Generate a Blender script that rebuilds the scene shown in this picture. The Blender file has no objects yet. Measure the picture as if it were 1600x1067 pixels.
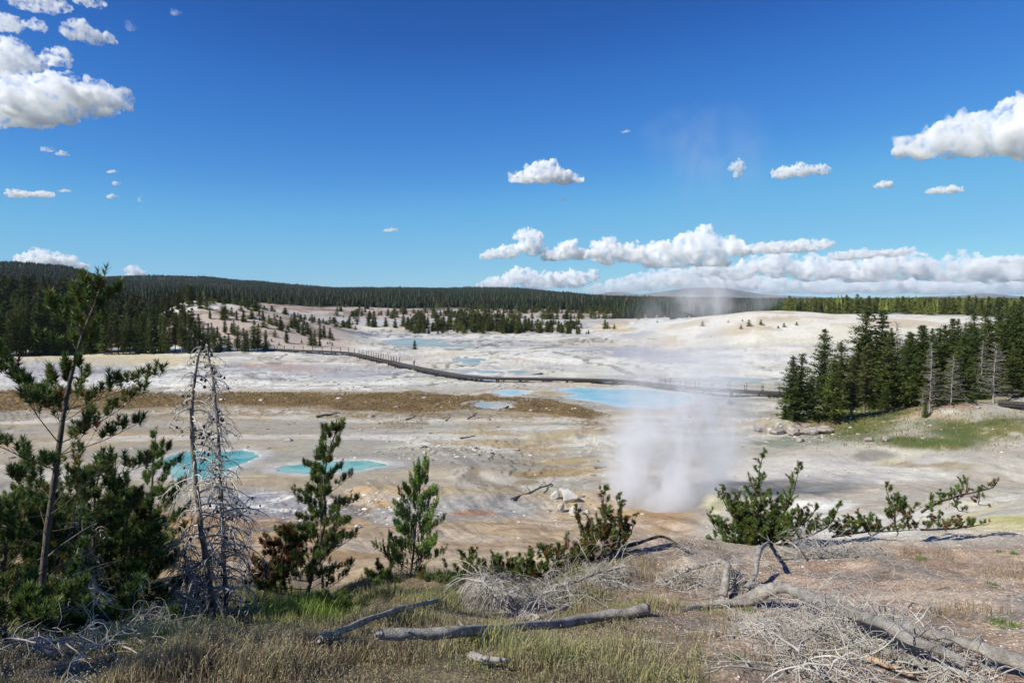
import bpy, math, random
import numpy as np
R = math.radians
SC = bpy.context.scene
COL = SC.collection
rng = np.random.default_rng(7)
random.seed(7)

# ------------------------------------------------------------------ camera
CAMZ = 14.5
PITCH = R(3.5)
FPX = 1067.0
cam_d = bpy.data.cameras.new('camera'); cam = bpy.data.objects.new('camera', cam_d); COL.objects.link(cam)
cam_d.lens = 24.0; cam_d.sensor_width = 36.0; cam_d.clip_start = 0.05; cam_d.clip_end = 90000
cam.location = (0, 0, CAMZ); cam.rotation_euler = (math.pi/2 - PITCH, 0, 0)
SC.camera = cam

def direction(px, py):
    """direction of a photograph pixel, scaled so that Y = 1"""
    dx = (px-800)/FPX; dy = (533.5-py)/FPX
    y = math.cos(PITCH)+dy*math.sin(PITCH); z = -math.sin(PITCH)+dy*math.cos(PITCH)
    return dx/y, z/y
def at(px, py, Y):
    a, b = direction(px, py)
    return np.array([a*Y, Y, CAMZ+b*Y])
def slope_of(py): return direction(800, py)[1]

# ------------------------------------------------------------------ custom properties
def tag(o, label=None, cat=None, group=None, kind=None):
    if label: o['label'] = label
    if cat: o['category'] = cat
    if group: o['group'] = group
    if kind: o['kind'] = kind
    return o
def empty(name, loc, rz=0.0):
    o = bpy.data.objects.new(name, None); COL.objects.link(o)
    o.location = [float(v) for v in loc]; o.rotation_euler = (0, 0, rz)
    o.empty_display_size = 0.2
    return o

# ------------------------------------------------------------------ noise (numpy)
_tab = np.random.default_rng(3).random((256, 256)).astype(np.float32)
def vnoise(x, y, seed=0):
    x = np.asarray(x, np.float64)+seed*17.37; y = np.asarray(y, np.float64)+seed*31.91
    xi = np.floor(x).astype(np.int64); yi = np.floor(y).astype(np.int64)
    fx = (x-xi); fy = (y-yi)
    fx = fx*fx*fx*(fx*(fx*6-15)+10); fy = fy*fy*fy*(fy*(fy*6-15)+10)
    x0 = xi & 255; x1 = (xi+1) & 255; y0 = yi & 255; y1 = (yi+1) & 255
    a = _tab[x0, y0]; b = _tab[x1, y0]; c = _tab[x0, y1]; d = _tab[x1, y1]
    return (a+(b-a)*fx)*(1-fy)+(c+(d-c)*fx)*fy
def fbm(x, y, oct=4, seed=0, gain=0.5):
    s = 0; a = 1; t = 0; c, sn = math.cos(0.6), math.sin(0.6)
    x = np.asarray(x, np.float64); y = np.asarray(y, np.float64)
    for k in range(oct):
        s = s+a*vnoise(x, y, seed+k*5); t += a; a *= gain
        x, y = (x*c-y*sn)*2.03, (x*sn+y*c)*2.03
    return s/t          # 0..1
def sm(a, b, x):
    t = np.clip((x-a)/(b-a), 0, 1); return t*t*(3-2*t)

# ------------------------------------------------------------------ mesh helpers
def mesh_np(name, V, F, mat=None, parent=None, smooth=False, color=None, mats=None, midx=None):
    """V (n,3), F (m,k) with constant k -> one linked mesh object"""
    V = np.ascontiguousarray(V, np.float32); F = np.ascontiguousarray(F, np.int32)
    me = bpy.data.meshes.new(name); k = F.shape[1]
    me.vertices.add(len(V)); me.vertices.foreach_set('co', V.ravel())
    me.loops.add(F.size); me.loops.foreach_set('vertex_index', F.ravel())
    me.polygons.add(len(F)); me.polygons.foreach_set('loop_start', np.arange(0, F.size, k, dtype=np.int32))
    me.polygons.foreach_set('loop_total', np.full(len(F), k, np.int32))
    me.update(calc_edges=True)
    me.polygons.foreach_set('use_smooth', np.full(len(F), bool(smooth)))
    if color is not None:
        at_ = me.color_attributes.new('Col', 'FLOAT_COLOR', 'POINT')
        c = np.ones((len(V), 4), np.float32); c[:, :color.shape[1]] = color
        at_.data.foreach_set('color', c.ravel())
    if mats:
        for m in mats: me.materials.append(m)
        if midx is not None: me.polygons.foreach_set('material_index', np.asarray(midx, np.int32))
    elif mat: me.materials.append(mat)
    o = bpy.data.objects.new(name, me); COL.objects.link(o)
    if parent: o.parent = parent
    return o

class Tubes:
    """collects tapering tubes; build() links them as ONE mesh"""
    def __init__(s): s.V = []; s.F = []; s.n = 0; s.C = []
    def add(s, P, r, sides=5, col=None):
        P = np.asarray(P, float); n = len(P)
        r = np.broadcast_to(np.asarray(r, float), (n,))
        T = np.gradient(P, axis=0); T /= (np.linalg.norm(T, axis=1)[:, None]+1e-9)
        ref = np.array([0, 0, 1.0]) if abs(T[:, 2]).mean() < 0.8 else np.array([1.0, 0, 0])
        A = np.cross(T, ref); A /= (np.linalg.norm(A, axis=1)[:, None]+1e-9); B = np.cross(T, A)
        th = np.arange(sides)*2*np.pi/sides
        ring = P[:, None]+r[:, None, None]*(A[:, None]*np.cos(th)[None, :, None]+B[:, None]*np.sin(th)[None, :, None])
        s.V.append(ring.reshape(-1, 3))
        i = np.arange(n-1)[:, None]*sides; j = np.arange(sides)[None]; j2 = (j+1) % sides
        f = np.stack([i+j, i+j2, i+j2+sides, i+j+sides], -1).reshape(-1, 4)+s.n
        s.F.append(f); s.n += n*sides
        # closed ends: a quad fan for 4+ sides
        for b in (0, (n-1)*sides):
            for k in range(1, sides-2+1, 2):
                s.F.append(np.array([[b, b+k, b+min(k+1, sides-1), b+min(k+2, sides-1)]])+s.n-n*sides) if k+2 <= sides-1 else \
                    s.F.append(np.array([[b, b+k, b+min(k+1, sides-1), b+min(k+1, sides-1)]])+s.n-n*sides) if False else None
        if col is not None: s.C.append(np.tile(np.asarray(col, float), (n*sides, 1)))
    def box(s, c, size, rz=0.0, col=None, ax=None):
        c = np.asarray(c, float); h = np.asarray(size, float)/2
        q = np.array([[-1,-1,-1],[1,-1,-1],[1,1,-1],[-1,1,-1],[-1,-1,1],[1,-1,1],[1,1,1],[-1,1,1]])*h
        if ax is not None: q = q @ np.asarray(ax, float)
        else:
            co, si = math.cos(rz), math.sin(rz)
            q = np.stack([q[:, 0]*co-q[:, 1]*si, q[:, 0]*si+q[:, 1]*co, q[:, 2]], 1)
        s.V.append(q+c)
        s.F.append(np.array([[0,3,2,1],[4,5,6,7],[0,1,5,4],[1,2,6,5],[2,3,7,6],[3,0,4,7]])+s.n); s.n += 8
        if col is not None: s.C.append(np.tile(np.asarray(col, float), (8, 1)))
    def build(s, name, mat, parent=None, smooth=True, origin=None):
        V = np.concatenate(s.V); F = np.concatenate([f for f in s.F if f is not None])
        if origin is not None: V = V-np.asarray(origin)
        return mesh_np(name, V, F, mat, parent, smooth, color=np.concatenate(s.C) if s.C else None)

# ------------------------------------------------------------------ materials
def newmat(name):
    m = bpy.data.materials.new(name); m.use_nodes = True; nt = m.node_tree
    return m, nt, nt.nodes['Principled BSDF']
def N(nt, t, **kw):
    n = nt.nodes.new(t)
    for k, v in kw.items():
        if k in n.inputs: n.inputs[k].default_value = v
        else: setattr(n, k, v)
    return n
def noisy(name, c1, c2, scale=5.0, rough=0.85, detail=6, bump=0.0, bscale=None, vcol=False, spec=0.3, stretch=None, trans=0.0):
    """two-tone noise material; with vcol the tones multiply the mesh colour"""
    m, nt, b = newmat(name); L = nt.links
    tc = N(nt, 'ShaderNodeTexCoord')
    src = tc.outputs['Object']
    if stretch:
        mp = N(nt, 'ShaderNodeMapping'); mp.inputs['Scale'].default_value = stretch
        L.new(src, mp.inputs[0]); src = mp.outputs[0]
    n = N(nt, 'ShaderNodeTexNoise', Scale=scale, Detail=detail, Roughness=0.65); L.new(src, n.inputs['Vector'])
    cr = N(nt, 'ShaderNodeValToRGB'); cr.color_ramp.elements[0].position = 0.3; cr.color_ramp.elements[1].position = 0.7
    cr.color_ramp.elements[0].color = (*c1, 1); cr.color_ramp.elements[1].color = (*c2, 1)
    L.new(n.outputs[0], cr.inputs[0]); out = cr.outputs[0]
    if vcol:
        a = N(nt, 'ShaderNodeVertexColor', layer_name='Col')
        mx = N(nt, 'ShaderNodeMix', data_type='RGBA', blend_type='MULTIPLY'); mx.inputs[0].default_value = 1
        L.new(out, mx.inputs[6]); L.new(a.outputs[0], mx.inputs[7]); out = mx.outputs[2]
    L.new(out, b.inputs['Base Color']); b.inputs['Roughness'].default_value = rough
    b.inputs['Specular IOR Level'].default_value = spec
    if bump:
        n2 = N(nt, 'ShaderNodeTexNoise', Scale=bscale or scale*3, Detail=8, Roughness=0.7); L.new(src, n2.inputs['Vector'])
        bp = N(nt, 'ShaderNodeBump', Strength=bump, Distance=0.05); L.new(n2.outputs[0], bp.inputs['Height']); L.new(bp.outputs[0], b.inputs['Normal'])
    if trans:
        t = N(nt, 'ShaderNodeBsdfTranslucent'); L.new(out, t.inputs[0]); ms = N(nt, 'ShaderNodeMixShader'); ms.inputs[0].default_value = trans
        L.new(b.outputs[0], ms.inputs[1]); L.new(t.outputs[0], ms.inputs[2])
        L.new(ms.outputs[0], nt.nodes['Material Output'].inputs['Surface'])
    return m
# ------------------------------------------------------------------ light and sky
SUN_EL = R(40); SUN_AZ = R(-118)          # azimuth measured from +Y towards +X
w = bpy.data.worlds.new('World'); SC.world = w; w.use_nodes = True
nt = w.node_tree; bg = nt.nodes['Background']
sky = nt.nodes.new('ShaderNodeTexSky'); sky.sky_type = 'NISHITA'; sky.sun_disc = False
sky.sun_elevation = SUN_EL; sky.sun_rotation = SUN_AZ; sky.altitude = 2300; sky.air_density = 1.0; sky.dust_density = 0.0; sky.ozone_density = 5.0
sc_ = nt.nodes.new('ShaderNodeMix'); sc_.data_type = 'RGBA'; sc_.blend_type = 'MULTIPLY'; sc_.inputs[0].default_value = 1; sc_.inputs[7].default_value = (0.1, 0.1, 0.1, 1)
cv = nt.nodes.new('ShaderNodeRGBCurve')     # deep polarised mountain blue, still the sky's own gradient
for ci, pts in enumerate(([(.079,.012),(.103,.024),(.15,.05),(.22,.10),(.42,.184),(1,.4)],
                          [(.154,.072),(.198,.12),(.279,.198),(.384,.304),(.588,.39),(1,.6)],
                          [(.321,.283),(.393,.385),(.504,.48),(.606,.53),(.66,.54),(1,.62)])):
    c = cv.mapping.curves[ci]
    c.points[1].location = pts[-1]
    for p in pts[:-1]: c.points.new(*p)
cv.mapping.update()
up = nt.nodes.new('ShaderNodeMix'); up.data_type = 'RGBA'; up.blend_type = 'MULTIPLY'; up.inputs[0].default_value = 1; up.inputs[7].default_value = (10, 10, 10, 1)
nt.links.new(sky.outputs[0], sc_.inputs[6]); nt.links.new(sc_.outputs[2], cv.inputs[1]); nt.links.new(cv.outputs[0], up.inputs[6])
nt.links.new(up.outputs[2], bg.inputs[0]); bg.inputs[1].default_value = 0.116
sd = bpy.data.lights.new('sun', 'SUN'); so = bpy.data.objects.new('sun', sd); COL.objects.link(so)
sd.energy = 5.0; sd.angle = R(0.55); sd.color = (1.0, 0.955, 0.845)
from mathutils import Vector
sv = Vector((math.sin(SUN_AZ)*math.cos(SUN_EL), math.cos(SUN_AZ)*math.cos(SUN_EL), math.sin(SUN_EL)))
so.rotation_euler = (-sv).to_track_quat('-Z', 'Y').to_euler(); so.location = sv*100

SC.view_settings.view_transform = 'Standard'; SC.view_settings.look = 'None'; SC.view_settings.exposure = 0.32; SC.view_settings.gamma = 1
SC.cycles.max_bounces = 36; SC.cycles.volume_bounces = 32; SC.cycles.diffuse_bounces = 3; SC.cycles.glossy_bounces = 2
SC.cycles.transparent_max_bounces = 16
SC.cycles.use_denoising = True
# ------------------------------------------------------------------ terrain heights (z = 0 is the basin floor, the camera stands on the bluff)
TC = [-900, -400, 0, 100, 200, 300, 400, 500, 600, 800, 1000, 1200, 1300, 1400, 1500, 1600, 2000, 2600]     # azimuth columns
TD = [0.5, 4, 7, 11, 13, 15, 18, 24, 33, 45, 55, 75, 100, 140, 178, 190, 220, 260, 330, 450, 550, 650, 900, 1500, 2500, 3600]
L_near = [12.9, 12.2, 10.9, 9.5, 8.9, 8.3, 7.5, 5.8, 3.6, 0.9, 0.15, 0, 0, 0]
R_near = [12.9, 12.2, 11.1, 10.1, 9.7, 9.2, 7.7, 5.4, 3.3, 1.2, 0.6, 0.3, 0, 0]
M_near = [12.9, 12.2, 11.0, 9.7, 9.2, 8.6, 7.6, 5.7, 3.55, 0.9, 0.2, 0, 0, 0]
def far(z178, z190, z220, z260, z330, z450, z550, z650, z900, z1500, z2500, z3600):
    return [z178, z190, z220, z260, z330, z450, z550, z650, z900, z1500, z2500, z3600]
def sky_z(py, d): return CAMZ+slope_of(py)*d-(9 if d > 1000 else 0)
TZ = {
 -900: L_near+far(1, 3, 8, 14, 20, 28, 34, 40, 50, 120, 190, 190),
 -400: L_near+far(0.5, 2, 6, 12, 17, 24, 30, 34, 44, sky_z(402, 1500), 150, 150),
 0:    L_near+far(0.0, 1.2, 4, 8, 13, 18, 20, 22, 38, sky_z(408, 1500), 80, 80),
 100:  L_near+far(0.0, 0.8, 2.6, 6, 10.5, 15, 18, 20, 34, sky_z(415, 1500), 80, 80),
 200:  L_near+far(0.0, 0.6, 1.8, 4.0, 6.5, 9, 12, 15, 24, 46, sky_z(431, 2500), 90),
 300:  L_near+far(0.0, 1.8, 8, 13.8, 12, 12, 14, 17, 24, 40, sky_z(433, 2500), 90),
 400:  L_near+far(0.0, 1.2, 6.0, 10.3, 8, 8, 10, 13, 20, 36, sky_z(440, 2500), 80),
 500:  L_near+far(0.0, 0.1, 1.6, 4.6, 2.0, 2, 6.2, 9, 15, 30, sky_z(446, 2500), 70),
 600:  M_near+far(0, 0, 0, 0, 0, 1.0, 4.2, 7, 14, 28, sky_z(447, 2500), 70),
 800:  M_near+far(0, 0, 0, 0, 0, 0.5, 3.8, 6.5, 13, 26, sky_z(449.5, 2500), 62),
 1000: R_near+far(0, 0, 1.0, 3.0, 3, 2.0, 3.0, 4.5, 9, 14, sky_z(466, 2500), 25),
 1200: R_near+far(0.3, 1.2, 5.2, 9.4, 7.5, 4, 4, 4.5, 5, 8, 11, 14),
 1300: [12.9,12.2,11.1,10.1,9.7,9.2,7.8,5.6,3.6,1.4,0.9,0.7,0.6,0.5]+far(0.6, 1.5, 5.0, 9.0, 7.5, 4, 4, 4.5, 5, 8, 11, 14),
 1400: [12.9,12.2,11.1,10.1,9.7,9.2,8.0,6.0,4.0,1.8,1.3,1.5,1.5,1.3]+far(1.6, 2.5, 5.2, 8.2, 7.3, 5, 4, 4.5, 5, 8, 11, 14),
 1500: [12.9,12.2,11.1,10.1,9.7,9.2,8.2,6.6,4.6,1.9,2.0,2.6,2.6,2.4]+far(2.6, 3.2, 5.0, 7.4, 7, 5, 4, 4.5, 5, 8, 11, 14),
 1600: [12.9,12.2,11.1,10.1,9.7,9.2,8.4,7.0,5.0,2.0,2.6,3.4,3.6,3.6]+far(3.8, 4.2, 5.0, 6.0, 6, 5, 4, 4.5, 5, 8, 11, 14),
 2000: [12.9,12.2,11.2,10.2,9.9,9.6,9.0,7.6,6.0,4.2,4.2,5.0,5.5,6.0]+far(6.5, 6.5, 7, 7.5, 7.5, 7, 7, 7, 8, 10, 12, 14),
 2600: [12.9,12.3,11.5,10.7,10.4,10.2,9.8,9.0,8.0,7.0,7.0,7.5,8,8]+far(8, 8, 8, 9, 9, 9, 9, 9, 10, 12, 14, 16),
}
def pchip(x, y, xq):
    x = np.asarray(x, float); y = np.asarray(y, float)          # y (n, m)
    h = np.diff(x)[:, None]; dl = np.diff(y, axis=0)/h
    m = np.zeros_like(y)
    w1 = 2*h[1:]+h[:-1]; w2 = h[1:]+2*h[:-1]
    ok = dl[1:]*dl[:-1] > 0
    with np.errstate(divide='ignore', invalid='ignore'):
        m[1:-1] = np.where(ok, (w1+w2)/(w1/dl[:-1]+w2/dl[1:]), 0)
    m[0] = dl[0]; m[-1] = dl[-1]
    i = np.clip(np.searchsorted(x, xq, side='right')-1, 0, len(x)-2)
    hh = h[i]; t = ((xq-x[i])[:, None])/hh
    return ((1+2*t)*(1-t)**2)*y[i]+t*(1-t)**2*hh*m[i]+t*t*(3-2*t)*y[i+1]+t*t*(t-1)*hh*m[i+1]
def smooth_path(P, n=24):
    P = np.asarray(P, float)
    t = np.linspace(0, 1, len(P)); q = np.linspace(0, 1, n)
    return pchip(t, P, q)
_tz = np.array([TZ[c] for c in TC])
NLD, NLA = 1400, 900
LD0, LD1 = math.log(0.5), math.log(3600)
_q = np.linspace(LD0, LD1, NLD); _a = np.linspace(TC[0], TC[-1], NLA)
_fine = pchip(np.log(TD), _tz.T, _q)                # (NLD, cols)
_fine = pchip(np.array(TC, float), _fine.T, _a)     # (NLA, NLD)
def base_h(u, d):
    ai = np.clip((u*FPX+800-TC[0])/(TC[-1]-TC[0])*(NLA-1), 0, NLA-1.001); di = np.clip((np.log(np.maximum(d, 0.5))-LD0)/(LD1-LD0)*(NLD-1), 0, NLD-1.001)
    i = ai.astype(int); j = di.astype(int); fa = ai-i; fd = di-j
    return (_fine[i, j]*(1-fa)+_fine[i+1, j]*fa)*(1-fd)+(_fine[i, j+1]*(1-fa)+_fine[i+1, j+1]*fa)*fd

def ud(x, y):
    az = np.arctan2(x, y); r = np.hypot(x, y); c = np.clip(az, R(-60), R(60))
    return np.tan(c), r*np.cos(c)

def flat_pt(px, py, z=0.0):
    a, b = direction(px, py); Y = (z-CAMZ)/b
    return np.array([a*Y, Y])
def gauss(x, y, c, rx, ry, rot=0.0):
    dx = x-c[0]; dy = y-c[1]; co, si = math.cos(rot), math.sin(rot)
    return np.exp(-(((dx*co+dy*si)/rx)**2+((-dx*si+dy*co)/ry)**2))
def poly_sdf(x, y, P):
    """signed distance to a closed polygon (negative inside)"""
    P = np.asarray(P, float); d = np.full(np.shape(x), 1e18); ins = np.zeros(np.shape(x), bool)
    n = len(P)
    for i in range(n):
        a = P[i]; b = P[(i+1) % n]; ex, ey = b-a
        wx = x-a[0]; wy = y-a[1]; t = np.clip((wx*ex+wy*ey)/(ex*ex+ey*ey+1e-12), 0, 1)
        d = np.minimum(d, (wx-ex*t)**2+(wy-ey*t)**2)
        c = ((a[1] > y) != (b[1] > y)) & (x < (b[0]-a[0])*(y-a[1])/((b[1]-a[1])+1e-12)+a[0]); ins ^= c
    d = np.sqrt(d); return np.where(ins, -d, d)
# pools: closed outlines on the basin floor, given by sight lines to their shores
def outline(pts, z=0.0):
    P = np.array([flat_pt(px, py, z) for px, py in pts]); n = len(P); out = []
    for i in range(n):                       # Catmull-Rom rounding
        p0, p1, p2, p3 = P[i-1], P[i], P[(i+1) % n], P[(i+2) % n]
        for t in np.arange(0, 1, 0.2):
            out.append(0.5*((2*p1)+(-p0+p2)*t+(2*p0-5*p1+4*p2-p3)*t*t+(-p0+3*p1-3*p2+p3)*t**3))
    return np.array(out)
POOLS = [   # outline, kind of water, label
 (outline([(436,732),(448,726),(480,724),(520,721),(560,719),(600,722),(612,726),(596,730),(560,734),(520,738),(470,739),(442,738)]), 'teal', 'narrow teal hot spring pool behind the slender pine'),
 (outline([(262,716),(300,706),(345,704),(385,703),(404,708),(400,717),(378,724),(352,732),(334,744),(300,750),(270,742),(255,730)]), 'teal', 'wide turquoise pool behind the grey dead pines'),
 (outline([(868,609),(900,606),(950,607),(990,608),(1030,611),(1070,616),(1085,626),(1060,634),(1010,638),(968,636),(948,630),(915,626),(890,620),(905,616)]), 'blue', 'broad milky light blue pool below the boardwalk'),
 (outline([(770,612),(800,610),(830,612),(812,617),(790,618)]), 'blue', 'small pale blue pool left of the broad one'),
 (outline([(590,534),(640,528),(700,533),(742,538),(735,544),(690,542),(640,542),(600,540)]), 'sky', 'shallow blue water behind the lone small spruce'),
 (outline([(700,563),(735,556),(775,560),(760,568),(720,570)]), 'sky', 'shallow pale pool above the boardwalk centre'),
 (outline([(716,578),(780,576),(840,581),(800,586),(730,585)]), 'sky', 'shallow pale strip of water just above the boardwalk'),
 (outline([(1130,590),(1180,591),(1222,596),(1240,603),(1180,601),(1130,597)]), 'sky', 'pale blue water behind the railed boardwalk'),
 (outline([(730,630),(760,626),(785,630),(775,637),(742,638)]), 'sky', 'puddle in the dry brown grass band'),
 (outline([(655,706),(655,706.5),(690,703),(680,700)]), None, None),
]
POOLS = [p for p in POOLS if p[1]]

def height(x, y, detail=True):
    x = np.asarray(x, float); y = np.asarray(y, float)
    u, d = ud(x, y); z = base_h(u, d)
    if not detail: return z
    basin = sm(9, 14, d)
    # bluff: lumps and hummocks
    near = 1-sm(14, 26, d)
    z = z+near*((fbm(x*0.35, y*0.35, 4, 11)-0.5)*0.55*sm(2, 5, d)+(fbm(x*1.7, y*1.7, 3, 12)-0.5)*0.12)
    mid = sm(16, 26, d)*(1-sm(44, 60, d))
    z = z+mid*((fbm(x*0.16, y*0.16, 4, 21)-0.5)*0.9+(fbm(x*0.8, y*0.8, 4, 22)-0.5)*0.25)
    # soft rills on the slope, and low broken ledges of crust on the flats
    tr = fbm(x*0.11, y*0.16, 4, 31); st = tr*9; led = (np.floor(st)+sm(0.80, 1.0, st-np.floor(st)))/9
    z = z+sm(40, 60, d)*(1-sm(176, 230, d))*(led-0.5)*1.3*sm(0.42, 0.55, fbm(x*0.03, y*0.03, 3, 32))
    z = z+mid*(fbm(x*0.9+y*0.35, y*0.10, 4, 33)-0.5)*0.22
    flat = sm(46, 62, d)*(1-sm(176, 230, d))
    z = z+flat*((fbm(x*0.045, y*0.045, 4, 41)-0.5)*0.55+(fbm(x*0.5, y*0.5, 4, 42)-0.5)*0.10)
    farm = sm(185, 230, d)
    z = z+farm*((fbm(x*0.02, y*0.02, 5, 51)-0.5)*3.0*(1-sm(600, 1500, d))+(fbm(x*0.004, y*0.004, 5, 52)-0.5)*22*sm(900, 1800, d))
    # mounds, each where it stands
    def bump(px, py, zz, rx, ry, h, rot=0.0):
        c = flat_pt(px, py, zz); return h*gauss(x, y, c, rx, ry, rot)
    z = z+bump(705, 800, 0.8, 7.5, 3.0, 1.1)                 # grey mound
    z = z+bump(560, 790, 0.8, 5.0, 2.2, 0.7)
    z = z+bump(970, 790, 0.8, 3.5, 2.5, 0.8)
    z = z-bump(545, 797, 0.8, 0.9, 0.7, 1.5)                 # collapsed hole in it
    z = z+bump(650, 551, 0, 16, 5, 0.9)                      # low mound of the lone spruce
    z = z+bump(820, 560, 0, 22, 7, 0.5)+bump(1080, 575, 0, 20, 7, 0.6)+bump(1190, 562, 0, 16, 8, 1.0)
    z = z+bump(760, 514, 0, 70, 18, 2.2)                     # island of small trees
    z = z+bump(1240, 672, 0.2, 7, 2.5, 1.4)+bump(1300, 655, 0.8, 6, 3, 0.8)   # rocky ledge
    z = z+bump(1490, 655, 2.2, 5, 3.5, 1.5)+bump(1570, 690, 2.0, 6, 3, 0.9)
    z = z-bump(1375, 716, 0.8, 3.6, 2.6, 1.3)                # grey crater
    z = z-bump(1020, 806, 0.8, 3.0, 2.5, 1.0)                # fumarole pit
    z = z+bump(1115, 790, 1.0, 2.5, 2.0, 0.9)+bump(1180, 800, 1.2, 4, 2, 0.7)
    return z
def level_pools(x, y, z):
    for P, k, l in POOLS:
        bx = (P[:, 0].min()-6, P[:, 0].max()+6, P[:, 1].min()-10, P[:, 1].max()+10)
        m = (x > bx[0]) & (x < bx[1]) & (y > bx[2]) & (y < bx[3])
        if not m.any(): continue
        xs, ys = x[m], y[m]; sd_ = poly_sdf(xs, ys, P)+(fbm(xs*0.5, ys*0.5, 3, 61)-0.5)*1.6+((fbm(xs*0.10, ys*0.10, 4, 62)-0.37)*22 if k == 'sky' else 0)
        zz = z[m]; t = 1-sm(0, 5, sd_)
        zz = zz*(1-t)+0.06*t
        zz = zz-0.5*(1-sm(-0.8, 0.25, sd_))
        z[m] = zz
    return z
def H(x, y):
    x = np.atleast_1d(np.asarray(x, float)); y = np.atleast_1d(np.asarray(y, float))
    return level_pools(x, y, height(x, y))
def G(px, py, dmin=3.0, dmax=1200.0, skip=None):
    """ground point on the sight line of a photograph pixel (first hit beyond dmin)"""
    a, b = direction(px, py)
    Y = np.exp(np.linspace(math.log(dmin), math.log(dmax), 2600)); X = a*Y; Z = CAMZ+b*Y
    h = H(X, Y); below = np.nonzero(Z <= h)[0]
    i = below[0] if len(below) else len(Y)-1
    return np.array([X[i], Y[i], h[i]])
def onground(x, y, dz=0.0): return np.array([x, y, float(H(x, y)[0])+dz])
def pxpy(x, y, z):
    """where a point appears in the photograph (used to lay out regions of the ground)"""
    c, s = math.cos(PITCH), math.sin(PITCH); zz = z-CAMZ
    dep = y*c-zz*s; up = y*s+zz*c
    return 800+FPX*x/dep, 533.5-FPX*up/dep
# ------------------------------------------------------------------ the ground sheet: polar grid around the viewpoint, dense where seen
az_in = np.linspace(R(-41), R(41), 1120)
az = np.concatenate([np.linspace(R(-180), R(-60), 30)[:-1], np.linspace(R(-60), R(-41), 60)[:-1], az_in, np.linspace(R(41), R(60), 60)[1:], np.linspace(R(60), R(180), 30)[1:]])
# distances: spacing follows how large the ground shows
def dist_rows():
    d = [0.5]
    while d[-1] < 3500:
        q = d[-1]
        drop = 2.0 if q < 8 else (5 if q < 14 else (8 if q < 30 else 14.5))
        st = 1.25*q*q/(drop*FPX)                 # metres per ~1.25 picture rows
        st = max(st, 0.012*q if q < 4 else 0.0032*q); st = min(st, 0.03*q, 12 if q < 700 else 40)
        d.append(q+st)
    while d[-1] < 14000: d.append(d[-1]*1.28)          # on to the horizon
    return np.array(d)
dr = dist_rows()
A, D = np.meshgrid(az, dr, indexing='xy')
cc = np.cos(np.clip(A, R(-60), R(60)))
RR = D/cc
X = (RR*np.sin(A)); Y = (RR*np.cos(A))
Z = level_pools(X, Y, height(X, Y))
print('ground grid', X.shape)

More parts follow.
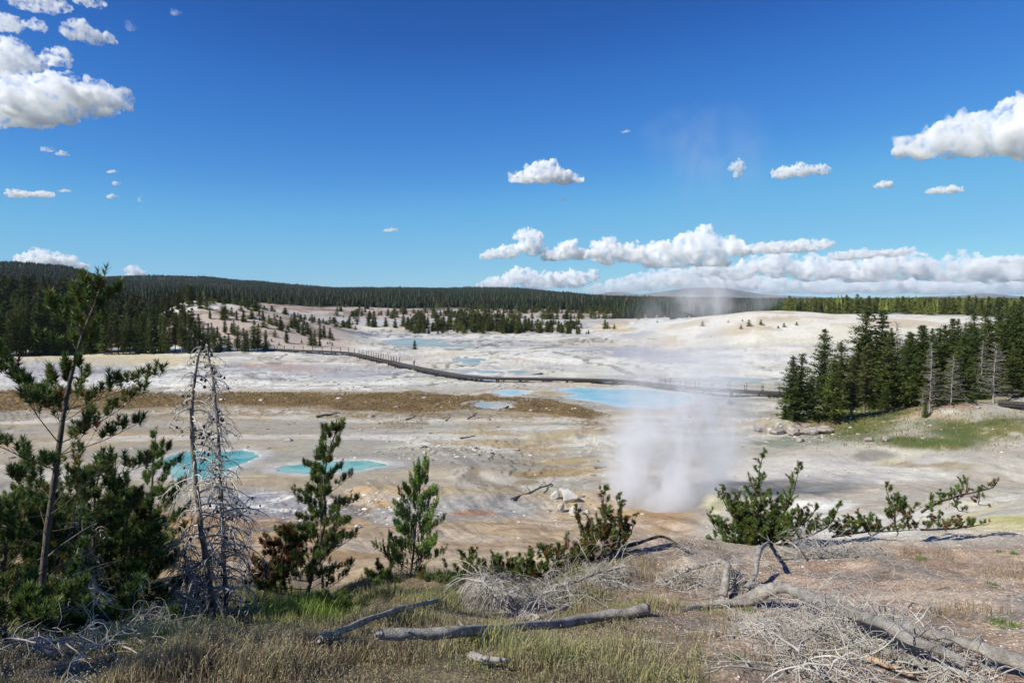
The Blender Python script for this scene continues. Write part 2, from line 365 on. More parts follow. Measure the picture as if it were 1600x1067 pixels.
def mix(c, col, m): return c*(1-m[..., None])+np.asarray(col)*m[..., None]
def ground_colour(x, y, z):
    px, py = pxpy(x, y, z)
    u, d = ud(x, y)
    # world-space warps so every border wanders; far things foreshorten by themselves
    w1 = (fbm(x*0.06, y*0.06, 4, 101)-0.5); w2 = (fbm(x*0.25, y*0.25, 4, 102)-0.5); w3 = fbm(x*1.2, y*1.2, 3, 103)-0.5
    wf = (fbm(x*0.02, y*0.02, 4, 104)-0.5)
    qx = px+w1*120+w2*40; qy = py+w1*16+w2*12+w3*5
    def blob(cx, cy, rx, ry, s=0.5, rot=0.0):
        dx = qx-cx; dy = qy-cy
        if rot: dx, dy = dx*math.cos(rot)+dy*math.sin(rot), -dx*math.sin(rot)+dy*math.cos(rot)
        r = np.sqrt((dx/rx)**2+(dy/ry)**2); return 1-sm(1-s, 1+s*0.4, r)
    def band(x0, x1, top, bot, s=6):
        """between two curves given as [(px, py)...]"""
        t = np.interp(px, [p[0] for p in top], [p[1] for p in top]); b = np.interp(px, [p[0] for p in bot], [p[1] for p in bot])
        yy = py+w1*14+w2*10+w3*4
        return sm(t-s*0.4, t+s*0.6, yy)*(1-sm(b-s, b+s, yy))*sm(x0-20, x0+20, qx)*(1-sm(x1-20, x1+20, qx))
    f1 = fbm(x*0.09, y*0.09, 5, 111); f2 = fbm(x*0.4, y*0.4, 5, 112); f3 = fbm(x*0.03, y*0.06, 5, 113); f4 = fbm(x*1.6, y*1.6, 4, 114)
    # ---- basin flats, tone by distance
    c = np.ones(x.shape+(3,))*np.array([0.36, 0.335, 0.258])
    c = mix(c, [0.43, 0.405, 0.335], sm(0.45, 0.62, f1))
    c = mix(c, [0.33, 0.30, 0.26], sm(0.52, 0.66, f2)*0.7)
    c = mix(c, [0.40, 0.31, 0.20], sm(0.55, 0.68, fbm(x*0.15, y*0.15, 4, 120))*0.55)
    c = mix(c, [0.30, 0.285, 0.25], sm(0.56, 0.66, f4)*0.45)
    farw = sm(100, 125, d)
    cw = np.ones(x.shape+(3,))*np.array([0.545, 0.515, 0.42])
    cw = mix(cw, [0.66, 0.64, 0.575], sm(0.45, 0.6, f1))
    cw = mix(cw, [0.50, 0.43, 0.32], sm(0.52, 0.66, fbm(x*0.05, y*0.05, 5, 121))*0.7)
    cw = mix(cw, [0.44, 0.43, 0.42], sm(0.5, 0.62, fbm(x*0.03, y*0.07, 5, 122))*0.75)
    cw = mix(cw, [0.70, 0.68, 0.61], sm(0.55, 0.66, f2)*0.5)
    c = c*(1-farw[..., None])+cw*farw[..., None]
    # thin dark runnels: contour lines of a slow field, on the flats
    fl = sm(60, 75, d)*(1-sm(330, 420, d))
    s1 = fbm(x*0.035, y*0.06, 4, 131)+w3*0.012
    wid = 0.0035+0.000012*d
    run = np.maximum.reduce([1-sm(wid, wid*3, np.abs(s1-k)) for k in (0.40, 0.50, 0.585)])
    gate = sm(0.42, 0.55, fbm(x*0.02, y*0.02, 3, 132))
    c = mix(c, [0.14, 0.135, 0.12], run*fl*0.75*gate)
    s2 = fbm(x*0.05+50, y*0.03, 4, 133)
    run2 = (1-sm(wid, wid*2.4, np.abs(s2-0.47)))*fl*sm(0.5, 0.6, fbm(x*0.03, y*0.03, 3, 134))
    c = mix(c, [0.16, 0.15, 0.15], run2*0.8)
    # wet grey-lavender sheets
    wet = (sm(0.565, 0.61, fbm(x*0.028, y*0.05, 5, 135))*sm(105, 130, d)*(1-sm(400, 460, d)))
    c = mix(c, [0.36, 0.355, 0.36], wet*0.7)
    lav = np.maximum.reduce([blob(930, 548, 110, 14), blob(1060, 545, 150, 10), blob(900, 575, 60, 8), blob(560, 522, 70, 8)*0.8, blob(1080, 590, 170, 9)*0.5])
    c = mix(c, [0.40, 0.385, 0.40], lav*0.32*(0.4+f2))
    dk = np.maximum.reduce([blob(600, 519, 90, 5), blob(870, 534, 120, 3), blob(760, 538, 90, 4), blob(1130, 552, 60, 3)])*sm(0.35, 0.6, f2)
    c = mix(c, [0.13, 0.13, 0.12], dk*0.8)
    # bright crusts
    wht = np.maximum.reduce([blob(830, 553, 90, 9), blob(1170, 560, 120, 14), blob(960, 520, 60, 7), blob(1020, 510, 120, 10), blob(240, 597, 200, 9), blob(520, 601, 260, 6), blob(1100, 585, 90, 8), blob(930, 565, 90, 7)])
    c = mix(c, [0.71, 0.69, 0.62], wht*(0.55+0.45*sm(0.4, 0.6, f2)))
    wh2 = np.maximum(blob(640, 688, 90, 5, 0.6, 0.12), blob(745, 695, 60, 6, 0.6, 0.2))*sm(0.38, 0.55, f4)
    c = mix(c, [0.72, 0.71, 0.68], wh2*0.85)
    # yellow / pink stained flats on the left
    c = mix(c, [0.56, 0.47, 0.29], blob(180, 560, 160, 12)*0.7*(0.5+f2))
    c = mix(c, [0.40, 0.25, 0.18], blob(440, 575, 70, 5, 0.6)*0.6)
    c = mix(c, [0.42, 0.34, 0.30], blob(600, 562, 90, 10)*0.4)
    c = mix(c, [0.22, 0.22, 0.21], np.maximum(blob(200, 577, 160, 2.5, .6), blob(330, 588, 120, 2, .6))*0.6)
    c = mix(c, [0.50, 0.36, 0.16], np.maximum(blob(955, 513, 40, 6), blob(950, 503, 60, 3))*0.8)
    c = mix(c, [0.36, 0.26, 0.14], blob(1000, 588, 45, 4)*0.7)
    # ochre spots and dead grass on the near flat
    gr = np.maximum.reduce([blob(820, 745, 85, 32)*0.9, blob(640, 655, 130, 12)*0.8, blob(790, 765, 60, 20)*0.8, blob(560, 648, 120, 8)*0.7, blob(930, 748, 40, 8), blob(880, 790, 26, 28, .6), blob(740, 700, 20, 20)*.6])
    gr = gr*sm(0.42, 0.58, f2*0.6+f4*0.4)
    c = mix(c, [0.27, 0.185, 0.075], gr*0.9)
    c = mix(c, [0.40, 0.29, 0.16], np.maximum(blob(230, 690, 300, 40)*0.35, blob(450, 760, 200, 16)*0.5)*(0.4+f1))
    c = mix(c, [0.30, 0.27, 0.25], np.maximum(blob(170, 665, 280, 12), blob(520, 665, 160, 8))*0.4*(f1+0.3))
    # runoff channels, each along its own course over the flats
    for pts, w0, colr, k0 in (([(962,652),(928,664),(902,676),(906,689),(932,696),(975,698)], 0.55, [0.20, 0.20, 0.21], 0.8), ([(676,694),(715,712),(745,742),(778,778),(836,812),(880,822)], 0.7, [0.21, 0.165, 0.115], 0.75),
            ([(700,571),(722,561),(760,556),(776,551)], 0.6, [0.16, 0.155, 0.15], 0.8), ([(585,595),(619,589),(624,583),(648,581),(700,584)], 0.5, [0.17, 0.165, 0.15], 0.8), ([(300,605),(420,604),(520,603),(640,603),(700,598),(758,591)], 0.35, [0.16, 0.13, 0.09], 0.7),
            ([(800,556),(845,548),(880,553),(905,562),(960,575),(990,586)], 0.7, [0.20, 0.19, 0.19], 0.75), ([(150,660),(300,668),(430,662),(560,672),(680,668),(800,664)], 0.30, [0.24, 0.20, 0.16], 0.5), ([(620,706),(680,700),(730,704),(800,716),(880,722),(950,718)], 0.35, [0.22, 0.18, 0.13], 0.6),
            ([(1180,700),(1240,690),(1330,698),(1350,708)], 0.5, [0.22, 0.23, 0.20], 0.6), ([(400,560),(470,566),(560,560),(600,566),(570,574),(500,578)], 0.5, [0.30, 0.24, 0.18], 0.6)):
        Pq = np.array([flat_pt(a_, b_, 0.0) for a_, b_ in pts]); Pq = smooth_path(np.concatenate([Pq, np.zeros((len(Pq), 1))], 1), 30)[:, :2]
        bx = (x > Pq[:, 0].min()-4) & (x < Pq[:, 0].max()+4) & (y > Pq[:, 1].min()-5) & (y < Pq[:, 1].max()+5)
        if not bx.any(): continue
        xs = x[bx]+(fbm(x[bx]*0.25, y[bx]*0.25, 3, 171)-0.5)*3.0; ys = y[bx]+(fbm(x[bx]*0.25, y[bx]*0.25, 3, 172)-0.5)*3.5; dd = np.full(xs.shape, 1e9)
        for i_ in range(len(Pq)-1):
            a_ = Pq[i_]; e_ = Pq[i_+1]-a_; tt_ = np.clip(((xs-a_[0])*e_[0]+(ys-a_[1])*e_[1])/(e_@e_+1e-9), 0, 1); dd = np.minimum(dd, (xs-a_[0]-e_[0]*tt_)**2+(ys-a_[1]-e_[1]*tt_)**2)
        dd = np.sqrt(dd); cb = c[bx]; mk = (1-sm(w0*0.6, w0*1.5, dd))*k0; cb = cb*(1-0.35*((1-sm(w0*1.3, w0*4, dd))*k0)[:, None])+np.array([0.62, 0.59, 0.50])*0.35*((1-sm(w0*1.3, w0*4, dd))*k0)[:, None]
        c[bx] = cb*(1-mk[:, None])+np.array(colr)*mk[:, None]
    # ochre and grey stains drawn out along the drainage
    st1 = fbm(x*0.05, y*0.22, 5, 181); st2 = fbm(x*0.04+7, y*0.30, 5, 182); ns = sm(48, 58, d)*(1-sm(100, 115, d))
    c = mix(c, [0.40, 0.285, 0.13], sm(0.56, 0.66, st1)*ns*0.6); c = mix(c, [0.25, 0.24, 0.22], sm(0.57, 0.66, st2)*ns*0.55); c = mix(c, [0.60, 0.58, 0.52], (1-sm(0.34, 0.43, st2))*ns*0.6)
    # ---- brown grass band across the basin
    top = [(-300, 610), (0, 610), (160, 609), (330, 613), (560, 613), (640, 611), (700, 617), (780, 619), (860, 623), (910, 634), (960, 652)]
    bot = [(-300, 640), (0, 644), (230, 640), (340, 631), (500, 636), (660, 645), (740, 640), (850, 646), (930, 658), (960, 655)]
    bg_ = band(-900, 955, top, bot, 3.0)
    bcol = np.ones(x.shape+(3,))*np.array([0.175, 0.115, 0.042]); bcol = mix(bcol, [0.27, 0.18, 0.075], sm(0.4, 0.6, f2)*0.8); bcol = mix(bcol, [0.10, 0.075, 0.03], sm(0.5, 0.62, f4)*0.7)
    c = c*(1-bg_[..., None])+bcol*bg_[..., None]
    sc = band(-900, 960, [(p[0], p[1]) for p in bot], [(p[0], p[1]+13) for p in bot], 6)*sm(0.5, 0.58, f4*0.6+f2*0.4)
    c = mix(c, [0.26, 0.18, 0.085], sc*0.8)
    # ---- slopes between the bluff and the basin
    sl = 1-sm(36, 50, d+(w1*10))
    base = np.ones(x.shape+(3,))*np.array([0.43, 0.325, 0.205]); base = mix(base, [0.40, 0.26, 0.125], sm(0.45, 0.65, f1)); base = mix(base, [0.55, 0.45, 0.34], sm(0.52, 0.66, f2)*0.7)
    base = mix(base, [0.46, 0.26, 0.10], (1-sm(420, 620, px))*0.75*sm(25, 32, d))
    base = mix(base, [0.26, 0.15, 0.085], sm(0.6, 0.68, fbm(x*0.3+y*0.1, y*1.2, 4, 141))*0.5)
    left = 1-sm(1060, 1130, px+w1*60)
    c = mix2(c, base, sl*left)
    pale = np.ones(x.shape+(3,))*np.array([0.46, 0.43, 0.355]); pale = mix(pale, [0.40, 0.34, 0.27], sm(0.45, 0.62, f2)*0.7); pale = mix(pale, [0.62, 0.59, 0.53], sm(0.52, 0.64, f1)*0.7)
    rt = sm(1060, 1130, px+w1*60)*(1-sm(60, 75, d+w1*14))
    c = mix2(c, pale, rt)
    yel = blob(1590, 812, 110, 26, 0.5)*sm(0.3, 0.5, f2)
    c = mix(c, [0.64, 0.57, 0.30], yel*0.8*rt); c = mix(c, [0.55, 0.50, 0.12], blob(1610, 815, 60, 7)*rt*0.6)
    c = mix(c, [0.66, 0.60, 0.34], blob(1112, 785, 24, 16)*0.8)
    c = mix(c, [0.70, 0.68, 0.64], blob(1280, 790, 60, 12)*0.8)
    # grey gravel mounds
    gm_ = np.maximum(blob(720, 790, 130, 26, 0.4), blob(610, 795, 70, 28, .4))
    c = mix2(c, mix(np.ones(x.shape+(3,))*np.array([0.36, 0.355, 0.33]), [0.22, 0.215, 0.20], sm(0.45, 0.6, fbm(x*3, y*3, 3, 142))*0.6), gm_*0.9)
    c = mix(c, [0.37, 0.19, 0.11], blob(725, 800, 48, 9, .5)*0.85)
    c = mix(c, [0.15, 0.09, 0.05], blob(543, 796, 15, 11, .4)*0.9); c = mix(c, [0.55, 0.33, 0.13], blob(570, 783, 14, 7, .5)*0.8)
    c = mix(c, [0.42, 0.32, 0.18], band(560, 900, [(500, 762), (700, 757), (900, 770)], [(500, 768), (700, 763), (900, 776)], 3)*0.5)
    # grey-blue wet apron left of the mounds
    ap = np.maximum(blob(430, 800, 120, 34, .4), blob(330, 820, 80, 24, .4))*sm(30, 36, d)
    c = mix2(c, mix(np.ones(x.shape+(3,))*np.array([0.27, 0.275, 0.29]), [0.62, 0.61, 0.58], sm(0.5, 0.6, f2*.5+f4*.5)), ap*0.85)
    c = mix(c, [0.13, 0.125, 0.12], blob(410, 822, 90, 7, .5, -0.1)*0.8)
    # ---- the bluff underfoot
    nr = 1-sm(13.2, 15.6, d+w2*3)
    gv = np.ones(x.shape+(3,))*np.array([0.43, 0.32, 0.23]); gv = mix(gv, [0.52, 0.415, 0.315], sm(0.45, 0.62, f2)); gv = mix(gv, [0.27, 0.18, 0.125], sm(0.52, 0.62, f4)*0.8)
    gv = mix(gv, [0.21, 0.19, 0.17], sm(0.55, 0.66, fbm(x*0.9+9, y*0.9, 4, 151))*0.6)
    so_ = np.ones(x.shape+(3,))*np.array([0.23, 0.17, 0.11]); so_ = mix(so_, [0.15, 0.12, 0.07], sm(0.45, 0.6, f2))
    grass = 1-sm(930, 1130, px+w2*300-(py-900)*0.5)
    gv = mix2(gv, so_, grass)
    c = mix2(c, gv, nr)
    # ---- green meadow on the right
    me = np.maximum.reduce([blob(1355, 660, 95, 34, .4), blob(1550, 672, 110, 26, .5), blob(1470, 692, 100, 12, .5), blob(1240, 692, 50, 6)*0.7])*sm(50, 56, d)*(1-sm(88, 100, d))
    mc = np.ones(x.shape+(3,))*np.array([0.16, 0.15, 0.05]); mc = mix(mc, [0.085, 0.11, 0.03], sm(0.42, 0.58, f2)); mc = mix(mc, [0.27, 0.20, 0.10], sm(0.56, 0.64, f1)*0.8)
    c = mix2(c, mc, me*sm(0.22, 0.38, f2*.6+f4*.4))
    c = mix(c, [0.42, 0.29, 0.19], np.maximum(blob(1450, 652, 60, 7), blob(1345, 618, 40, 12))*0.8)
    c = mix(c, [0.22, 0.10, 0.05], blob(1470, 636, 90, 8)*0.7)
    c = mix(c, [0.16, 0.155, 0.14], blob(1378, 714, 48, 10, .4)*0.8)
    c = mix(c, [0.33, 0.26, 0.13], blob(1450, 727, 90, 6)*0.7)
    c = mix(c, [0.25, 0.28, 0.22], blob(1260, 694, 80, 5)*0.7)
    c = mix(c, [0.26, 0.20, 0.17], blob(1250, 672, 70, 9, .5)*0.8*sm(0.4, 0.6, f4))
    # ---- hills of the middle distance
    hl = sm(186, 200, d+w1*8)*(1-sm(330, 420, d))*(1-sm(525, 575, px+wf*40))
    hc = np.ones(x.shape+(3,))*np.array([0.49, 0.40, 0.33]); hc = mix(hc, [0.62, 0.58, 0.53], sm(0.44, 0.54, fbm(x*0.03, y*0.03, 4, 161))*(1-sm(330, 420, px)))
    hc = mix(hc, [0.20, 0.15, 0.10], sm(0.53, 0.62, f1)*0.8)
    c = mix2(c, hc, hl)
    rd = sm(440, 520, d)*(1-sm(620, 700, d))
    rc = np.ones(x.shape+(3,))*np.array([0.34, 0.24, 0.18]); rc = mix(rc, [0.48, 0.42, 0.38], sm(0.45, 0.6, f3)); rc = mix(rc, [0.12, 0.09, 0.06], sm(0.5, 0.6, f1)*0.7)
    c = mix2(c, rc, rd*(1-sm(1000, 1080, px)))
    mdg = sm(330, 360, d)*(1-sm(440, 520, d))
    c = mix(c, [0.40, 0.385, 0.38], mdg*0.8*(1-sm(960, 1020, px)))
    isl = blob(750, 511, 175, 9, .4)*sm(270, 300, d)
    c = mix(c, [0.40, 0.34, 0.27], isl*0.8*sm(0.4, 0.6, f1))
    dn = sm(188, 200, d)*(1-sm(300, 330, d))*sm(1000, 1060, px)
    dc = np.ones(x.shape+(3,))*np.array([0.64, 0.60, 0.48]); dc = mix(dc, [0.54, 0.46, 0.34], sm(0.5, 0.62, fbm(x*0.02, y*0.05, 4, 162))); dc = mix(dc, [0.74, 0.71, 0.63], sm(0.5, 0.6, f1)*0.7)
    c = mix2(c, dc, dn)
    # ---- forest floor
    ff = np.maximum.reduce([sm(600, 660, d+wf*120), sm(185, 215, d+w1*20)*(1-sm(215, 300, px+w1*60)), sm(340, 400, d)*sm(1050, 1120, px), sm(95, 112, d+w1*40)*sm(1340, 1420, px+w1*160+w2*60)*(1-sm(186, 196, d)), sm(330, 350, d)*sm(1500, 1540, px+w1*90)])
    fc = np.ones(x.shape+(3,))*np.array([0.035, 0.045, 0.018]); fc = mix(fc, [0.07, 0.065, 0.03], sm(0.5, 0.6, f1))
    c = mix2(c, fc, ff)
    # shore stains and pool beds
    for P, k, l in POOLS:
        bx = (P[:, 0].min()-6, P[:, 0].max()+6, P[:, 1].min()-10, P[:, 1].max()+10)
        m = (x > bx[0]) & (x < bx[1]) & (y > bx[2]) & (y < bx[3])
        sd_ = poly_sdf(x[m], y[m], P)+(fbm(x[m]*0.5, y[m]*0.5, 3, 61)-0.5)*1.6+((fbm(x[m]*0.10, y[m]*0.10, 4, 62)-0.37)*22 if k == 'sky' else 0)
        cm = c[m]; cm = mix(cm, [0.52, 0.52, 0.50], (1-sm(0.1, 1.6, sd_))*0.75); cm = mix(cm, [0.25, 0.45, 0.45], 1-sm(-0.6, 0.1, sd_)); c[m] = cm
    wetm = np.clip(wet*0.6+lav*0.3+ap*0.5+dk*0.5+run*fl*gate*0.5, 0, 1)*(1-ff)*(1-hl)*(1-dn)
    return np.clip(c, 0.01, 0.8), wetm
def mix2(a, b, m): return a*(1-m[..., None])+b*m[..., None]
Cc, Wet = ground_colour(X, Y, Z)

def ground_material():
    m, nt, b = newmat('ground_crust'); L = nt.links
    geo = N(nt, 'ShaderNodeNewGeometry'); a = N(nt, 'ShaderNodeVertexColor', layer_name='Col')
    n1 = N(nt, 'ShaderNodeTexNoise', Scale=0.9, Detail=10, Roughness=0.72); L.new(geo.outputs['Position'], n1.inputs['Vector'])
    n2 = N(nt, 'ShaderNodeTexNoise', Scale=14.0, Detail=8, Roughness=0.75); L.new(geo.outputs['Position'], n2.inputs['Vector'])
    vo = N(nt, 'ShaderNodeTexVoronoi', Scale=34.0); L.new(geo.outputs['Position'], vo.inputs['Vector'])
    def rng_(src, a0, a1, b0, b1):
        r = N(nt, 'ShaderNodeMapRange'); r.inputs[1].default_value = a0; r.inputs[2].default_value = a1; r.inputs[3].default_value = b0; r.inputs[4].default_value = b1
        L.new(src, r.inputs[0]); return r.outputs[0]
    v1 = rng_(n1.outputs[0], 0.32, 0.68, 0.80, 1.16); v2 = rng_(n2.outputs[0], 0.3, 0.7, 0.66, 1.32)
    # gravel tones only where the grain is that coarse: within some twenty metres
    vg = N(nt, 'ShaderNodeSeparateColor'); L.new(vo.outputs['Color'], vg.inputs[0]); v3 = rng_(vg.outputs[0], 0, 1, 0.66, 1.34)
    ln = N(nt, 'ShaderNodeVectorMath', operation='LENGTH'); L.new(geo.outputs['Position'], ln.inputs[0])
    nearf = rng_(ln.outputs['Value'], 20, 34, 1, 0)
    n3_ = N(nt, 'ShaderNodeTexNoise', Scale=2.6, Detail=9, Roughness=0.8); L.new(geo.outputs['Position'], n3_.inputs['Vector'])
    sp = rng_(n3_.outputs[0], 0.57, 0.66, 1.0, 0.42)
    m0 = N(nt, 'ShaderNodeMath', operation='MULTIPLY'); L.new(v2, m0.inputs[0]); L.new(sp, m0.inputs[1])
    mm = N(nt, 'ShaderNodeMath', operation='MULTIPLY'); L.new(v1, mm.inputs[0]); L.new(m0.outputs[0], mm.inputs[1])
    pw = N(nt, 'ShaderNodeMix'); L.new(nearf, pw.inputs[0]); pw.inputs[2].default_value = 1.0; L.new(v3, pw.inputs[3])
    m2 = N(nt, 'ShaderNodeMath', operation='MULTIPLY'); L.new(mm.outputs[0], m2.inputs[0]); L.new(pw.outputs[0], m2.inputs[1])
    sc = N(nt, 'ShaderNodeVectorMath', operation='SCALE'); L.new(a.outputs[0], sc.inputs[0]); L.new(m2.outputs[0], sc.inputs['Scale'])
    L.new(sc.outputs[0], b.inputs['Base Color'])
    L.new(rng_(a.outputs['Alpha'], 0, 1, 0.92, 0.42), b.inputs['Roughness'])
    b.inputs['Specular IOR Level'].default_value = 0.35
    ad = N(nt, 'ShaderNodeMath', operation='ADD'); L.new(n2.outputs[0], ad.inputs[0]); L.new(vo.outputs['Distance'], ad.inputs[1])
    dr_ = rng_(a.outputs['Alpha'], 0, 1, 0.55, 0.08)
    bp = N(nt, 'ShaderNodeBump', Distance=0.035); L.new(dr_, bp.inputs['Strength']); L.new(ad.outputs[0], bp.inputs['Height'])
    b2 = N(nt, 'ShaderNodeBump', Distance=0.25); b2.inputs['Strength'].default_value = 0.4; L.new(n1.outputs[0], b2.inputs['Height']); L.new(bp.outputs[0], b2.inputs['Normal'])
    L.new(b2.outputs[0], b.inputs['Normal'])
    return m
M_ground = ground_material()
def sheet(name, i0, i1, kind='structure', label=None):
    nA = X.shape[1]; rows = i1-i0
    V = np.stack([X[i0:i1], Y[i0:i1], Z[i0:i1]], -1).reshape(-1, 3)
    r = np.arange(rows-1)[:, None]*nA; cidx = np.arange(nA-1)[None]
    F = np.stack([r+cidx, r+cidx+1, r+cidx+1+nA, r+cidx+nA], -1).reshape(-1, 4)
    Cv = np.concatenate([Cc[i0:i1].reshape(-1, 3), Wet[i0:i1].reshape(-1, 1)], 1)
    o = mesh_np(name, V, F, M_ground, smooth=True, color=Cv)
    tag(o, label, None, None, kind); return o
isp = int(np.searchsorted(dr, 760))
sheet('ground', 0, isp+1, label='pale mineral crust, gravel and bare soil of the thermal basin')
sheet('hills', isp, len(dr), label='long forested ridge beyond the basin')
# far blue mountains
def mountain(pts, dist, label, seed):
    xs = np.linspace(pts[0][0], pts[-1][0], 260); ys = np.interp(xs, [p[0] for p in pts], [p[1] for p in pts])
    k = dist/FPX; nd = 40; V = []
    for j in range(nd):
        t = (j/(nd-1))*2-1; dd = dist*(1+t*0.12); prof = (1-abs(t))**0.8
        zz = []
        X_ = np.array([at(a, 468, dd)[0] for a in xs]); top = np.array([at(a, b, dist)[2] for a, b in zip(xs, ys)])
        low = -40.0
        zz = low+(top-low)*prof+(fbm(X_*0.0012, np.full(len(X_), dd*0.0012), 5, seed)-0.5)*150*prof*(1-prof*0.75)
        V.append(np.stack([X_, np.full(len(X_), dd), zz], 1))
    V = np.concatenate(V); n = len(xs)
    r = np.arange(nd-1)[:, None]*n; c = np.arange(n-1)[None]
    F = np.stack([r+c, r+c+1, r+c+1+n, r+c+n], -1).reshape(-1, 4)
    o = mesh_np('mountain', V, F, M_mount, smooth=True); tag(o, label, None, None, 'structure')
M_mount = noisy('mountain_slopes', (0.045, 0.06, 0.055), (0.30, 0.27, 0.24), scale=0.0016, rough=0.95, bump=0.4, bscale=0.004)
mountain([(900, 470), (935, 459), (955, 456), (975, 456.5), (1000, 460), (1030, 457), (1050, 453), (1075, 450.5), (1110, 451), (1135, 450.5), (1160, 455), (1190, 460), (1260, 463), (1340, 466), (1380, 470)], 9000, 'blue grey mountains with bare tops beyond the ridge', 71)
mountain([(1380, 470), (1450, 463), (1500, 462), (1535, 458), (1560, 460), (1600, 463), (1700, 466), (1800, 470)], 9000, 'low dark mountain on the horizon at the right edge', 72)

# ------------------------------------------------------------------ water
def water_mat(kind):
    m, nt, b = newmat('water_'+kind); L = nt.links
    col = {'teal': ((0.065, 0.25, 0.23), (0.16, 0.36, 0.32)), 'blue': ((0.24, 0.44, 0.50), (0.44, 0.53, 0.56)), 'sky': ((0.29, 0.33, 0.335), (0.42, 0.43, 0.41))}[kind]
    g = N(nt, 'ShaderNodeNewGeometry'); n = N(nt, 'ShaderNodeTexNoise', Scale=0.12 if kind != 'teal' else 0.3, Detail=6, Roughness=0.6)
    L.new(g.outputs['Position'], n.inputs['Vector']); cr = N(nt, 'ShaderNodeValToRGB')
    cr.color_ramp.elements[0].position = 0.42; cr.color_ramp.elements[1].position = 0.62
    cr.color_ramp.elements[0].color = (*col[0], 1); cr.color_ramp.elements[1].color = (*col[1], 1)
    L.new(n.outputs[0], cr.inputs[0]); va = N(nt, 'ShaderNodeVertexColor', layer_name='Col'); mm_ = N(nt, 'ShaderNodeMix', data_type='RGBA', blend_type='MULTIPLY'); mm_.inputs[0].default_value = 1
    L.new(cr.outputs[0], mm_.inputs[6]); L.new(va.outputs[0], mm_.inputs[7]); L.new(mm_.outputs[2], b.inputs['Base Color'])
    b.inputs['Roughness'].default_value = 0.22 if kind != 'sky' else 0.5; b.inputs['IOR'].default_value = 1.33
    n2 = N(nt, 'ShaderNodeTexNoise', Scale=3.0, Detail=4); L.new(g.outputs['Position'], n2.inputs['Vector'])
    bp = N(nt, 'ShaderNodeBump', Strength=0.25, Distance=0.03); L.new(n2.outputs[0], bp.inputs['Height']); L.new(bp.outputs[0], b.inputs['Normal'])
    return m
WM = {k: water_mat(k) for k in ('teal', 'blue', 'sky')}
for P, k, l in POOLS:
    c = P.mean(0); Q = c+(P-c)*1.0
    d_ = (P-c); L_ = np.linalg.norm(d_, axis=1)[:, None]; Q = P+d_/L_*0.9
    n = len(Q); rings = []
    K_ = 12; Cw = []
    for q in range(K_):
        t = 1-q/K_; ring = c+(Q-c)*t; rings.append(np.concatenate([ring, np.full((n, 1), -0.02)], 1))
        sdd = -poly_sdf(ring[:, 0], ring[:, 1], P)+(fbm(ring[:, 0]*0.7, ring[:, 1]*0.7, 3, 63)-0.5)*2; e = sm(-0.3, 2.6, sdd)[:, None]
        Cw.append(np.array([[1.9, 1.35, 1.2] if k == 'teal' else [1.35, 1.18, 1.1]])*(1-e)+np.array([[0.85, 1.0, 1.0]])*e)
    V = np.concatenate(rings+[np.array([[c[0], c[1], -0.02]])]); Cw = np.concatenate(Cw+[np.array([[0.8, 1, 1]])])
    F = []
    for q in range(K_-1):
        for i in range(n): F.append([q*n+i, q*n+(i+1) % n, (q+1)*n+(i+1) % n, (q+1)*n+i])
    b0 = (K_-1)*n
    for i in range(0, n-1, 2): F.append([b0+i, b0+i+1, b0+(i+2) % n, K_*n])
    o = mesh_np('water', V, np.array(F), WM[k], color=Cw); tag(o, l, None, None, 'structure')
# ------------------------------------------------------------------ plant materials
M_bark = noisy('bark', (0.06, 0.048, 0.038), (0.20, 0.17, 0.14), scale=16, bump=0.7, bscale=40, rough=0.95)
M_darkbark = noisy('dark_bark', (0.035, 0.028, 0.022), (0.13, 0.105, 0.085), scale=14, bump=0.6, bscale=40, rough=0.95)
M_grey = noisy('weathered_wood', (0.20, 0.18, 0.155), (0.68, 0.635, 0.57), scale=9, bump=1.0, bscale=45, rough=0.9, stretch=(1, 1, 1), detail=9)
M_twig = noisy('dead_twigs', (0.14, 0.128, 0.112), (0.62, 0.585, 0.53), scale=3.0, rough=0.9)
M_snag = noisy('snag_bark', (0.10, 0.085, 0.07), (0.38, 0.33, 0.28), scale=5, bump=0.8, bscale=28, rough=0.95, detail=9)
M_cone = noisy('cones', (0.03, 0.024, 0.02), (0.10, 0.08, 0.065), scale=40, rough=0.9, bump=0.5)
M_needle = noisy('needles', (0.8, 0.8, 0.8), (1.15, 1.15, 1.1), scale=6, rough=0.5, vcol=True, trans=0.28, spec=0.4)
M_crown = noisy('conifer_crown', (1.1, 1.0, 0.8), (2.1, 1.8, 1.35), scale=1.2, rough=0.75, vcol=True, trans=0.2, spec=0.2)
M_grass = noisy('grass_blades', (0.8, 0.8, 0.8), (1.2, 1.2, 1.1), scale=2, rough=0.7, vcol=True, trans=0.3, spec=0.25)

def unit(v): v = np.asarray(v, float); return v/(np.linalg.norm(v, axis=-1, keepdims=True)+1e-9)
G1 = np.array([0.066, 0.115, 0.028]); G2 = np.array([0.15, 0.215, 0.05]); GY = np.array([0.22, 0.19, 0.05]); GB = np.array([0.20, 0.075, 0.03])

